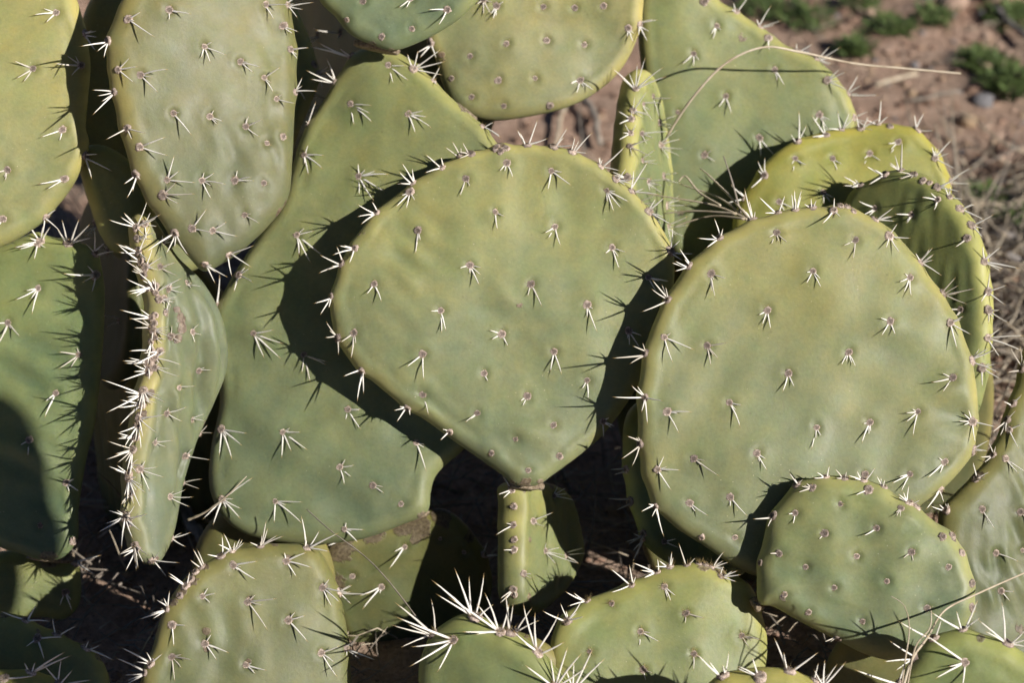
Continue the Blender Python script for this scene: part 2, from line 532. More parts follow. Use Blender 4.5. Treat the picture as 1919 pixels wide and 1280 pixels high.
# --------------------------------------------------------------- spine clusters
def add_spine(vs, fs, mi, tips, base, vec, r0, r, curve=0.06):
    L = vec.length
    dirn = vec.normalized()
    side = dirn.cross(Vector((0.3, 0.2, 1))).normalized()
    if side.length < 0.5: side = Vector((1, 0, 0))
    oth = dirn.cross(side)
    cv = (side * r.uniform(-1, 1) + oth * r.uniform(-1, 1)) * L * curve
    roll = r.uniform(0, 3.14)
    ns = 5
    levels = [(0.0, 0.75), (0.12, 1.0), (0.45, 0.82), (0.78, 0.48), (1.0, 0.05)]
    b0 = len(vs)
    for t, s in levels:
        p = base + vec * t + cv * (4 * t * (1 - t)) * 0.5
        for k in range(ns):
            a = roll + 2 * math.pi * k / ns
            vs.append(p + (side * math.cos(a) * 1.25 + oth * math.sin(a) * 0.8) * (r0 * s))
            tips.append(t)
    for l in range(len(levels) - 1):
        for k in range(ns):
            fs.append((b0 + l * ns + k, b0 + l * ns + (k + 1) % ns, b0 + (l + 1) * ns + (k + 1) % ns, b0 + (l + 1) * ns + k)); mi.append(1)
    e = b0 + (len(levels) - 1) * ns
    fs.append(tuple(e + k for k in range(ns))); mi.append(1)

def cluster_mesh(spines, n, rad, r, nglo=10, glo=0.003):
    """woolly areole mound (axis n) with the given spine vectors and short bristles, about the origin"""
    vs, fs, mi, tips = [], [], [], []
    rings_ = {}
    side = n.orthogonal().normalized()
    oth = n.cross(side)
    seg = 11
    prof = [(1.18, -0.25), (1.05, 0.18), (0.74, 0.50), (0.42, 0.42), (0.0, 0.30)]
    el = r.uniform(0.9, 1.2)
    for q, (pr, ph) in enumerate(prof[:-1]):
        for k in range(seg):
            a = 2 * math.pi * k / seg
            jit = r.uniform(0.82, 1.2)
            vs.append((side * math.cos(a) * el + oth * math.sin(a)) * (rad * pr * jit) + n * (rad * ph * r.uniform(0.7, 1.3)))
            tips.append(0); rings_[len(vs) - 1] = (0.45, 1.0, 0.8, 0.15)[q] * r.uniform(0.6, 1.1)
    vs.append(n * rad * prof[-1][1]); tips.append(0)
    for q in range(len(prof) - 2):
        for k in range(seg):
            fs.append((q * seg + k, q * seg + (k + 1) % seg, (q + 1) * seg + (k + 1) % seg, (q + 1) * seg + k)); mi.append(0)
    q = len(prof) - 2
    for k in range(seg):
        fs.append((q * seg + k, q * seg + (k + 1) % seg, len(vs) - 1)); mi.append(0)
    for sv in spines:
        root = (sv - n * sv.dot(n))
        root = root.normalized() * rad * 0.55 if root.length > 1e-6 else root
        L = sv.length
        add_spine(vs, fs, mi, tips, root + n * rad * 0.2, sv, 0.00032 + 0.0085 * L + r.uniform(0, 0.00012), r)
    for _ in range(nglo):
        a = r.uniform(0, 6.28)
        dirn = (side * math.cos(a) + oth * math.sin(a)) * r.uniform(0.3, 1.0) + n * r.uniform(0.5, 1.2)
        base = (side * math.cos(a) + oth * math.sin(a)) * rad * r.uniform(0.2, 0.95) + n * rad * 0.25
        tip = base + dirn.normalized() * glo * r.uniform(0.4, 1.1)
        w = dirn.cross(n).normalized() * 0.00016
        w2 = n.cross(w).normalized() * 0.00016
        b0 = len(vs)
        vs += [base + w, base - w * 0.5 + w2, base - w * 0.5 - w2, tip]; tips += [0] * 4
        fs += [(b0, b0 + 1, b0 + 3), (b0 + 1, b0 + 2, b0 + 3), (b0 + 2, b0, b0 + 3)]; mi += [2] * 3
    me = mesh_from("spine_cluster", [tuple(v) for v in vs], fs, [MAT_AREOLE, MAT_SPINE, MAT_GLOCHID], True, mi)
    a_ = me.attributes.new("tip", 'FLOAT', 'POINT')
    a_.data.foreach_set("value", np.array(tips, np.float32))
    rv = np.zeros(len(vs), np.float32)
    for i_, v_ in rings_.items(): rv[i_] = v_
    a_ = me.attributes.new("ring", 'FLOAT', 'POINT')
    a_.data.foreach_set("value", rv)
    return me

def img_vec(ang, ln, depth, lift):
    """photo-plane direction (degrees, 0 right, 90 down) and pixel length -> world vector leaning towards the viewer"""
    a = math.radians(ang)
    s = depth / FPX
    return (RIGHT * math.cos(a) - UP * math.sin(a)) * (ln * s) - FWD * (lift * s)

def add_clusters(pad, obj, spec, depth, seed):
    r = random.Random(seed)
    Mi3 = pad.Minv.to_3x3()
    for kind in ("face", "rim"):
        for e in spec.get(kind, []):
            x, y = e[0], e[1]
            P, n, edge = pad.hit(x, y)
            own = e[2] if len(e) > 2 else None
            pxs = depth / FPX
            sp = []
            if isinstance(own, (list, tuple)):
                dirs = [(a + r.uniform(-4, 4), l * r.uniform(0.92, 1.08)) for a, l in own]
            elif own == 0:
                dirs = []
            elif kind == "face":
                lo, hi = spec.get("k", (1, 3)) if own is None else (own, own)
                pool = list(spec["sp"])
                r.shuffle(pool)
                cnt = min(r.randint(lo, hi), len(pool))
                j = r.uniform(-12, 12)
                dirs = [(a + j + r.uniform(-9, 9), l * r.uniform(0.75, 1.12)) for a, l in pool[:cnt]]
                if r.random() < 0.5: dirs.append((r.choice(pool)[0] + r.uniform(-40, 40), r.uniform(8, 15)))
            else:
                # outwards from the pad in the picture, fanned
                wn_ = pad.M.to_3x3() @ n
                nx, ny = wn_.dot(RIGHT), -wn_.dot(UP)
                wc = pad.M @ Vector((pad.cen[0], pad.cen[1], 0)) - pad.M @ P
                ox, oy = -wc.dot(RIGHT), wc.dot(UP)
                L = math.hypot(ox, oy) + 1e-9
                nx, ny = nx + 0.6 * ox / L, ny + 0.6 * oy / L
                if "rimdir" in spec: nx, ny = nx + spec["rimdir"][0], ny + spec["rimdir"][1]
                a0 = math.degrees(math.atan2(ny, nx))
                cnt = r.randint(*spec.get("krim", (2, 4))) if own is None else own
                ln = spec.get("rimlen", 42)
                dirs = [(a0 + (k - (cnt - 1) / 2) * r.uniform(26, 48) + r.uniform(-14, 14), ln * r.uniform(0.5, 1.15)) for k in range(cnt)]
            if dirs and spec.get('arad', 7.6) < 9:
                base_a = dirs[0][0]
                for _ in range(r.choice([0, 1, 1, 2] if kind == 'face' else [1, 1, 2, 3])):
                    dirs = dirs + [(base_a + r.uniform(-75, 75), r.uniform(8, 20) if kind == 'face' else r.uniform(10, 34))]
            for a, l in dirs:
                v = img_vec(a, l, depth, spec.get("lift", 0.5) * l * r.uniform(0.7, 1.3) + 3)
                lv = Mi3 @ v
                dn = lv.dot(n)
                need = 0.30 * lv.length
                if dn < need: lv = lv + n * (need - dn)
                sp.append(lv)
            rad = spec.get("arad", 7.6) * pxs * r.uniform(0.85, 1.2)
            if not dirs: rad *= 0.85
            me = cluster_mesh(sp, n, rad, r, spec.get("nglo", 12), spec.get("glo", 0.0032))
            o = link("spine_cluster", me, obj)
            o.location = P - n * rad * 0.12

PLANTS = {}
def plant(key, base_px, base_d, label):
    p = at(base_px[0], base_px[1], base_d)
    e = link("prickly_pear", None)
    e.location = (p.x, p.y, 0.0)
    e.empty_display_size = 0.05
    tag(e, label, "cactus", "prickly pear cacti in the thicket")
    PLANTS[key] = e
    return e

def place(obj, parent, M):
    obj.parent = parent
    obj.matrix_parent_inverse = Matrix.Identity(4)
    obj.matrix_basis = Matrix.Translation(-parent.location) @ M

SEED = [100]
def add_pad(key, spec):
    SEED[0] += 1
    sd = SEED[0]
    pts = spec["pts"]
    c = spec.get("c") or tuple(np.mean(np.array(pts), 0))
    M = frame_for(c, spec["d"], spec["n"])
    outl = [unproject(M, x, y) for x, y in pts]
    bend = None
    if "bend" in spec:
        ys = [b_[0] for b_ in spec["bend"]]
        vv = np.array([unproject(M, spec.get("bx", c[0]), y)[1] for y in ys])
        ww = np.array([b_[1] * spec["d"] / FPX for b_ in spec["bend"]])
        o_ = np.argsort(vv)
        fine_v = np.linspace(vv.min(), vv.max(), 160)
        fine_w = np.interp(fine_v, vv[o_], ww[o_])
        ker = np.hanning(29); ker /= ker.sum()
        fine_w = np.convolve(np.pad(fine_w, 14, mode='edge'), ker, 'valid')
        bend = (fine_v, fine_w)
    scars = []
    for (sx, sy, sr) in spec.get("scars", []):
        su, sv = unproject(M, sx, sy)
        scars.append((su, sv, sr * spec["d"] / FPX))
    P = Pad(outl, M, sd, T=spec.get("T", 0.0085), R=spec.get("R", 0.0105), bulge=spec.get("bulge", 0.0025), und=spec.get("und", 0.0008),
            warp=spec.get("warp", 0.003), wr=spec.get("wr"), bend=bend, scars=scars, nang=spec.get("nang", 200), rings=spec.get("rings", 44),
            crease=spec.get("crease", 0.0005), bulge_back=spec.get("bb"), hg=spec.get("hg", (0.12, 0.88)), rimk=spec.get("rimk", 0.95), rimw=spec.get("rimw", 0.95), side=spec.get("side", 0.0))
    for e in spec.get("rim", []):
        q = unproject(M, e[0], e[1])
        dq = np.linalg.norm(P.poly - q, axis=1)
        i0 = dq.argmin()
        if dq[i0] > 0.02: continue
        q = P.poly[i0].copy()
        tang = P.poly[(i0 + 1) % len(P.poly)] - P.poly[i0 - 1]
        nrm = np.array([tang[1], -tang[0]]) / (np.linalg.norm(tang) + 1e-9)
        if np.dot(nrm, q - P.cen) < 0: nrm = -nrm
        dd = np.linalg.norm(P.poly - q, axis=1)
        P.poly = P.poly + nrm * (0.0016 * (np.exp(-(dd / 0.0075) ** 2) - 0.35 * np.exp(-(dd / 0.017) ** 2)))[:, None]
    ar = []
    for e in spec.get("face", []):
        p, n, edge = P.hit(e[0], e[1])
        ar.append((p.x, p.y, 0.3 if edge else 1.0))
    P.areoles = ar
    o = link("pad", P.build("pad"), None)
    t = spec.get("tint", (1, 1, 1))
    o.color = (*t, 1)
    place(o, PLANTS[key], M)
    if "label" in spec: o["label"] = spec["label"]
    add_clusters(P, o, spec, spec["d"], sd)
    return o

MAT_CORK = simple("woody_joint", [(0.3, (0.10, 0.07, 0.045)), (0.5, (0.24, 0.185, 0.125)), (0.72, (0.40, 0.33, 0.24))], 420, 0.95, 0.9, 0.0012, 6)
def joint(key, x, y, d, w, h, ang=0.0, depth=None):
    """woody, wrinkled neck where one pad grows from another"""
    s = d / FPX
    c = at(x, y, d)
    a = math.radians(ang)
    ax = RIGHT * math.cos(a) - UP * math.sin(a)
    ay = RIGHT * math.sin(a) + UP * math.cos(a)
    az = -FWD
    vs, fs = [], []
    nu, nv_ = 36, 10
    for j in range(nv_ + 1):
        t = -1 + 2 * j / nv_
        ring = (1 - abs(t) ** 2.6) ** 0.5 if abs(t) < 1 else 0.0
        for i in range(nu):
            q = 2 * math.pi * i / nu
            k = 1 + 0.10 * mnoise.noise(Vector((math.cos(q) * 2.2, math.sin(q) * 2.2, t * 2.5 + x))) + 0.09 * mnoise.noise(Vector((math.cos(q) * 7, math.sin(q) * 7, t * 5 + y)))
            p = ax * (math.cos(q) * w * s * (0.82 + 0.18 * ring) * k) + az * (math.sin(q) * (depth or 0.011) * (0.75 + 0.25 * ring) * k) + ay * (t * h * s * (1 + 0.25 * mnoise.noise(Vector((q * 2, y, 1)))))
            vs.append(tuple(p))
    for j in range(nv_):
        for i in range(nu):
            fs.append((j * nu + i, j * nu + (i + 1) % nu, (j + 1) * nu + (i + 1) % nu, (j + 1) * nu + i))
    fs.append(tuple(range(nu))[::-1]); fs.append(tuple(nv_ * nu + i for i in range(nu)))
    o = link("joint", mesh_from("joint", vs, fs, [MAT_CORK]), PLANTS[key])
    o.location = c - PLANTS[key].location
    return o

def base_pad(key, px, d, width, yaw=0.0, lean=0.0):
    """lowest, earth-bound segment of a plant: from the ground up to the given point"""
    top = at(px[0], px[1], d)
    hgt = top.z + 0.02
    Z = Vector((lean, 0.12, 1)).normalized()
    Nn = Vector((math.sin(yaw), -math.cos(yaw), 0))
    Nn = (Nn - Z * Nn.dot(Z)).normalized()
    U = Z.cross(Nn).normalized()
    P0 = top - Z * hgt * 0.5
    M = Matrix(((U.x, Z.x, Nn.x, P0.x), (U.y, Z.y, Nn.y, P0.y), (U.z, Z.z, Nn.z, P0.z), (0, 0, 0, 1)))
    a = np.linspace(0, 2 * math.pi, 14, endpoint=False)
    h2 = hgt * 0.5 + 0.03
    out = [(math.cos(t) * width * 0.5 * (1 + 0.12 * math.sin(t)), math.sin(t) * h2) for t in a]
    SEED[0] += 1
    P = Pad(out, M, SEED[0], nang=90, rings=18, bulge=0.004, wr=(0.0, 0.02, 0.0012))
    o = link("pad", P.build("pad"))
    o.color = (0.56, 0.54, 0.50, 1)
    place(o, PLANTS[key], M)
    return o

# ------------------------------------------------------------------ the thicket, plant by plant
plant("left", (60, 1150), 1.86, "pale prickly pear whose large top pad overlaps the dark green pad below it")
plant("mid", (330, 900), 1.93, "prickly pear with an edge-on spiny pad beneath a broad pad with yellow left rim")
plant("back", (720, 1150), 1.86, "tall prickly pear with long fanned spines and a heart-shaped pad's shadow across it")
plant("heart", (985, 1150), 1.80, "prickly pear with one large heart-shaped pad standing on a narrow stem pad")
plant("rear", (1330, 560), 1.98, "smooth pale prickly pear behind a thin curved straw, beside bare soil")
plant("yellow", (1700, 620), 1.92, "bright yellow-green prickly pear with a dark shaded pad before it, beside bare soil")
plant("round", (1330, 1090), 1.82, "prickly pear with a large round pad, partly shaded by a smaller pad")
plant("small", (1300, 1300), 1.76, "low prickly pear with a small knobbly pad growing from a wider pad's shoulder")
plant("side", (1950, 1250), 1.86, "prickly pear with a streaked face and yellow edge, behind the round pad")
plant("scarred", (460, 1400), 1.70, "prickly pear with a broad upright pad, corky scarred edge and pale scabs")
plant("longspine", (940, 1420), 1.66, "low prickly pear crowned with very long white spines before the narrow stem")
plant("crest", (1430, 1420), 1.62, "low prickly pear, only its spiny yellow crest rising below the knobbly pad")
plant("corner", (1830, 1420), 1.64, "dark green prickly pear with long single spines, overhung by dry straw")
plant("shaded", (60, 1330), 1.72, "dark prickly pear lying wholly in shadow under the pale top-left pads")

PI = math.pi
# --- left plant
add_pad("left", dict(pts=[(-100, 490), (0, 462), (60, 440), (130, 450), (178, 468), (193, 520), (193, 600), (188, 690), (177, 790), (158, 870), (146, 950), (146, 1010), (118, 1046), (80, 1050), (44, 1040), (-10, 1020), (-80, 950), (-150, 820), (-175, 660), (-150, 550)],
    d=1.795, n=(-0.12, 0.10, 1), wr=(1.2, 0.03, 0.0012), tint=(0.74, 0.86, 0.82),
    sp=[(155, 46), (92, 46), (115, 38), (35, 36)], k=(1, 3), scars=[(95, 1046, 26)],
    face=[(72, 540, [(150, 45), (93, 45), (120, 20)]), (15, 605, [(108, 48), (45, 36), (180, 30)]), (148, 665, [(190, 32), (140, 42), (115, 28)]), (105, 737, [(110, 42)]), (55, 825, [(85, 25), (150, 14)]), (180, 515, [(176, 62), (150, 30), (102, 32)]), (124, 905, 1), (76, 985, 0), (138, 1018, 0), (-40, 700), (-60, 820)],
    rim=[(75, 452, 3), (128, 455, [(-65, 45), (-40, 60), (-15, 45), (-100, 40)]), (180, 470, 3), (70, 455, [(95, 30), (165, 40)])], rimlen=45))
add_pad("left", dict(pts=[(48, 1034), (95, 1042), (142, 1052), (152, 1095), (146, 1138), (118, 1162), (80, 1158), (10, 1160), (-70, 1120), (-60, 1060), (0, 1034)],
    d=1.82, n=(0.1, 0.05, 1), tint=(0.85, 0.9, 0.78), nang=120, rings=24, sp=[(100, 35)], face=[(122, 1110, [(65, 34), (110, 22)])],
    rim=[(140, 1052, [(50, 55), (-20, 50), (30, 30)])], scars=[(95, 1044, 30)]))
add_pad("left", dict(pts=[(-60, -150), (40, -145), (110, -85), (145, 0), (161, 60), (170, 120), (165, 185), (161, 238), (167, 268), (150, 325), (110, 383), (60, 430), (0, 462), (-60, 478), (-130, 445), (-200, 340), (-230, 180), (-200, 0), (-140, -110)],
    d=1.765, n=(0.14, 0.06, 1), tint=(1.04, 1.0, 0.92), T=0.010, hg=(0.55, 0.95),
    sp=[(168, 34), (205, 34), (128, 26)], k=(2, 3),
    face=[(105, 23, [(165, 36), (125, 22)]), (62, 128, [(205, 32), (140, 30), (120, 26)]), (152, 122, [(175, 48), (210, 28), (125, 26)]), (117, 243, [(158, 36)]), (120, 335, [(168, 44), (140, 32)]), (14, 318, [(160, 30)]), (6, 410, [(120, 20)])],
    rim=[(160, 62, [(10, 30), (50, 40), (-10, 30)]), (166, 292, [(5, 28), (30, 60), (65, 45)]), (92, 412, [(35, 40), (-30, 25)])]))

_er = random.Random(77)
def edge_rim():
    ys = [410, 450, 510, 555, 600, 650, 720, 780, 840, 900, 960, 1020]
    xs = [258, 262, 275, 290, 297, 292, 272, 258, 243, 235, 228, 240]
    out = []
    for y in range(425, 1040, 23):
        x = float(np.interp(y, ys, xs)) + _er.uniform(-16, 18)
        a0 = _er.choice([185, 200, 160, 5, 20, -15, 60, 100])
        out.append((x, y + _er.uniform(-8, 8), [(a0 + _er.uniform(-40, 40), _er.uniform(18, 50)) for _ in range(_er.randint(1, 3))]))
    return out
# --- mid plant: broad pad, pad hidden behind it, edge-on pad
add_pad("mid", dict(pts=[(150, 322), (136, 210), (140, 90), (190, -30), (320, -90), (430, -100), (520, -40), (572, 50), (598, 140), (580, 200), (556, 260), (530, 360), (470, 440), (380, 500), (290, 520), (216, 480), (180, 420)],
    d=1.87, n=(0.12, 0.08, 1), tint=(1.0, 0.98, 0.9), sp=[(10, 30), (60, 30)], face=[(560, 165, 1), (590, 120, 0)], rim=[(598, 140, [(10, 30), (-30, 25)]), (180, 420, 1)]))
add_pad("mid", dict(pts=[(214, 30), (198, 80), (202, 130), (212, 190), (228, 255), (250, 325), (285, 390), (325, 445), (362, 490), (388, 506), (425, 490), (465, 460), (505, 420), (537, 372), (546, 300), (551, 230), (557, 150), (556, 80), (546, 20), (520, -50), (450, -110), (350, -120), (270, -70), (232, -10)],
    d=1.745, n=(0.36, 0.05, 1), T=0.0105, R=0.013, bulge=0.003, rimw=1.1, rimk=1.15, side=-0.8, wr=(0.12, 0.022, 0.0009, (1.0, -0.5)), tint=(0.71, 0.67, 0.64),
    sp=[(33, 50), (12, 36), (58, 40), (-22, 32)], k=(1, 3),
    face=[(317, 18, [(10, 42), (80, 15)]), (383, 87, [(20, 42), (62, 34)]), (450, 115, [(20, 38), (40, 34)]), (495, 145, 2), (263, 140, [(-10, 56), (47, 48), (10, 22)]), (325, 212, [(50, 58)]), (393, 218, [(20, 26), (40, 20)]), (460, 237, [(-22, 32), (38, 32)]), (518, 185, [(14, 36)]), (500, 268, 0), (530, 256, 0), (313, 337, [(-65, 42), (-30, 28), (6, 52)]), (378, 338, [(-25, 24), (8, 46), (55, 42)]), (440, 338, [(-8, 30), (5, 32)]), (494, 343, 0), (360, 428, [(-50, 40), (12, 40)]), (398, 432, [(-30, 30), (15, 48)]), (458, 403, [(28, 34)]), (430, 478, [(-15, 50), (32, 50), (75, 40)]), (262, 275, [(-14, 50), (14, 58)]), (240, 35, [(38, 60), (-25, 26)]), (497, 8, [(5, 50), (55, 35)]), (530, 48, [(20, 30), (40, 22)])],
    rim=[(200, 72, [(170, 45), (130, 25)]), (221, 130, [(-5, 40), (40, 40)]), (202, 172, [(178, 36), (128, 52), (160, 26)]), (237, 240, [(145, 38), (10, 46), (60, 22)]), (253, 328, [(105, 46), (95, 30)]), (305, 365, [(-35, 30), (2, 64), (30, 32)]), (327, 437, [(140, 62), (110, 40), (58, 50)]), (384, 496, [(28, 50), (62, 42)]), (545, 92, [(0, 34)]), (554, 172, [(0, 46), (-30, 16)]), (540, 8, [(0, 48), (50, 30), (-30, 30)])],
    scars=[(540, 385, 20), (520, 400, 14)]))
add_pad("mid", dict(pts=[(256, 404), (250, 450), (252, 520), (256, 600), (256, 700), (254, 780), (250, 860), (248, 940), (250, 1000), (262, 1046), (282, 1058), (306, 1042), (336, 985), (356, 900), (374, 830), (394, 760), (406, 700), (398, 640), (381, 580), (356, 525), (318, 478), (294, 425), (274, 402)],
    c=(265, 720), d=1.735, n=(0.74, 0.06, 0.67), T=0.0085, R=0.009, bulge=0.003, bb=0.015, crease=0.0028, und=0.0016, warp=0.001, wr=(0.25, 0.024, 0.0022), rimk=1.7, rimw=1.3, side=-1.0, hg=(0.05, 0.35), label="edge-on pad with crowded spines along its rim",
    bx=260, bend=[(400, -6), (470, 6), (540, 30), (600, 40), (660, 34), (740, 8), (820, -12), (900, -20), (980, -22), (1060, 0)], tint=(0.86, 0.85, 0.93),
    sp=[(2, 36), (22, 38), (-20, 34)], k=(1, 3), lift=0.35, arad=7,
    face=[(325, 630, [(-15, 24), (30, 20)]), (360, 622, [(10, 16)]), (335, 727, [(0, 32)]), (372, 695, [(0, 26)]), (312, 775, [(-20, 40), (25, 34)]), (360, 787, [(-20, 26), (10, 24)]), (290, 830, [(-10, 36), (20, 20)]), (345, 855, [(3, 46)]), (380, 820, [(-5, 28)]), (318, 931, [(-25, 30), (0, 42), (22, 42)]), (358, 911, [(-10, 36), (15, 36)]), (330, 1014, [(-15, 36), (30, 30)]), (350, 530, [(10, 30), (-20, 12)]), (315, 542, [(15, 30), (-8, 24)]), (290, 688, [(15, 54), (5, 30)]), (262, 880, [(-5, 34), (15, 48), (60, 40)]), (300, 500, 2), (305, 455, 2)],
    rim=[(255, 418, [(195, 46), (-60, 50), (-20, 60), (40, 30)]), (262, 470, [(200, 40), (-55, 60)]), (280, 500, [(-28, 36), (8, 24), (-70, 40)]), (278, 538, [(205, 42), (150, 24)]), (297, 548, [(-88, 26), (-28, 60)]), (303, 560, [(0, 28), (8, 28)]), (297, 590, 0), (296, 605, 0), (294, 620, 0), (293, 632, [(10, 20)]), (287, 652, [(180, 34)]), (292, 670, [(12, 52), (-30, 24)]), (246, 740, [(205, 70), (170, 26), (150, 72)]), (266, 733, [(95, 50), (15, 40), (25, 52)]), (264, 785, [(-8, 56), (30, 50), (70, 40)]), (237, 842, [(200, 42), (160, 48), (120, 24)]), (240, 903, [(30, 50), (60, 62), (85, 36), (100, 30)]), (222, 970, [(205, 30), (150, 58), (165, 40), (88, 60)]), (248, 976, [(-8, 60), (25, 46), (58, 42)]), (241, 1046, [(115, 40), (85, 34), (60, 26), (165, 30)]), (285, 1052, [(0, 52), (45, 40)]), (250, 590, [(195, 56), (175, 36)]), (266, 612, [(205, 38), (178, 28)]), (244, 678, [(184, 46), (178, 40)])] + edge_rim(),
    rimlen=40, scars=[(290, 585, 12), (294, 600, 18), (296, 620, 16), (292, 640, 14), (262, 740, 13), (258, 775, 10), (280, 1050, 12)]))
base_pad("mid", (350, 560), 1.90, 0.09, 0.3)
add_pad("mid", dict(pts=[(148, 295), (158, 350), (172, 395), (188, 440), (215, 472), (250, 470), (285, 430), (292, 370), (262, 320), (212, 280), (170, 272)],
    d=1.785, n=(0.1, 0.1, 1), tint=(0.95, 0.95, 0.8), nang=110, rings=24, hg=(0.5, 0.8), sp=[(10, 30)], face=[], rim=[]))

# --- back plant: long-spined pad with the pads that grow from it
add_pad("back", dict(pts=[(705, 84), (655, 108), (618, 165), (588, 212), (562, 262), (548, 320), (530, 385), (490, 440), (448, 500), (416, 556), (398, 610), (408, 690), (412, 760), (396, 840), (394, 915), (418, 968), (458, 1000), (525, 1016), (600, 1020), (680, 1010), (748, 986), (800, 962), (808, 920), (822, 885), (880, 830), (940, 740), (985, 620), (1000, 490), (985, 380), (945, 290), (918, 250), (888, 220), (858, 194), (810, 148), (765, 108)],
    c=(650, 560), d=1.808, n=(-0.12, 0.12, 1), T=0.010, bulge=0.004, und=0.0012, tint=(0.84, 0.88, 0.88), wr=(0.9, 0.05, 0.0012), nang=240, rings=56,
    sp=[(4, 48), (24, 58), (45, 62), (66, 58), (84, 42)], k=(3, 5), lift=0.42, arad=7,
    face=[(728, 122, [(5, 30), (38, 52), (75, 34)]), (657, 195, [(5, 40), (25, 44), (42, 62), (78, 36)]), (765, 213, [(-12, 28), (8, 36), (35, 54), (70, 40)]), (570, 290, [(8, 40), (40, 50), (75, 44)]), (672, 330, [(-18, 30), (2, 58), (32, 56), (58, 56), (85, 36)]), (556, 440, [(-12, 32), (35, 64), (64, 64), (85, 34)]), (447, 515, [(-20, 24), (32, 48), (90, 34)]), (475, 625, [(-8, 36), (18, 56), (40, 70), (66, 52)]), (570, 665, 4), (652, 768, [(55, 44), (-5, 22)]), (415, 805, [(8, 52), (36, 56), (60, 60), (95, 46)]), (530, 810, [(0, 36), (30, 60), (62, 36), (92, 44)]), (637, 876, [(-10, 24), (40, 26), (75, 30)]), (699, 910, [(30, 22)]), (752, 945, 0), (516, 940, [(0, 52), (35, 62), (88, 36)]), (645, 992, [(0, 36), (40, 36)]), (416, 936, [(20, 40), (42, 48), (110, 46), (130, 50), (-38, 70)]), (780, 830, 1)],
    rim=[(650, 92, [(205, 70), (190, 80)]), (626, 152, [(-112, 44), (205, 52), (185, 46)]), (775, 128, [(-75, 30), (-35, 58), (-15, 60), (15, 50)]), (812, 145, [(-60, 26), (100, 20)]), (573, 226, [(-35, 42), (-15, 30)]), (905, 236, [(40, 36), (60, 44)]), (394, 570, [(-80, 60), (35, 60), (60, 30)])],
    rimlen=52, scars=[(700, 88, 18), (740, 100, 12), (870, 205, 12), (795, 968, 14)]))
add_pad("back", dict(pts=[(598, -2), (628, 30), (658, 64), (700, 84), (738, 94), (782, 80), (832, 54), (872, 25), (905, -15), (930, -90), (900, -170), (800, -225), (690, -225), (605, -170), (572, -80)],
    d=1.775, n=(-0.10, -0.08, 1), tint=(0.84, 0.94, 0.98), und=0.001,
    sp=[(165, 30), (115, 28)], k=(1, 2), face=[(680, 2, 0), (838, 17, [(172, 32), (118, 32)]), (772, 53, 0), (715, 68, 0), (650, 36, 0), (770, -4, [(140, 28), (110, 18)])], rim=[], scars=[(700, 86, 14), (735, 95, 10)]))
add_pad("back", dict(pts=[(800, 70), (818, 118), (832, 165), (852, 203), (886, 220), (932, 226), (1000, 217), (1060, 202), (1112, 176), (1155, 140), (1185, 95), (1202, 40), (1204, -30), (1170, -110), (1080, -165), (950, -172), (850, -125), (800, -40), (790, 20)],
    d=1.865, n=(0.02, -0.05, 1), tint=(1.18, 1.08, 1.04), und=0.001, hg=(0.3, 0.7),
    sp=[(95, 24), (150, 20)], k=(0, 1), face=[(930, 10, [(100, 26), (-30, 12)]), (1018, 12, 0), (1077, 14, 0), (1131, 10, 0), (949, 81, 0), (1024, 75, 0), (1095, 83, 0), (881, 105, 0), (934, 150, 0), (1003, 146, 0), (1087, 150, [(105, 26), (40, 30), (160, 16)]), (884, 181, 0), (944, 198, 0), (1030, 198, 0), (1177, 52, [(68, 28), (100, 14)]), (846, 146, 0)],
    rim=[(806, 80, [(130, 34), (150, 30)]), (1200, 45, [(65, 36), (40, 24)]), (905, -2, [(90, 26)])], scars=[(868, 212, 13), (890, 222, 8)]))
add_pad("back", dict(pts=[(612, 1020), (650, 1002), (705, 985), (752, 972), (800, 960), (835, 958), (875, 985), (912, 1040), (922, 1105), (890, 1190), (820, 1250), (735, 1260), (670, 1235), (635, 1160), (606, 1080)],
    d=1.85, n=(0.05, -0.35, 1), tint=(0.50, 0.50, 0.42), label="old pad with a brown corky upper edge", und=0.0016, sp=[(150, 40), (120, 40)], k=(0, 2), arad=6,
    face=[(758, 1025, [(125, 45)]), (715, 1100, [(130, 50), (160, 40)]), (825, 1010, 0), (870, 1035, 0), (660, 1080, 0)], rim=[(640, 1010, 2), (912, 1040, 1)],
    scars=[(640, 1020, 40), (700, 992, 32), (755, 978, 36), (790, 985, 36), (830, 965, 30), (630, 1080, 30), (880, 1000, 18)]))

base_pad("back", (490, 1000), 1.82, 0.11)  # hidden base added to keep sun off the soil at lower left

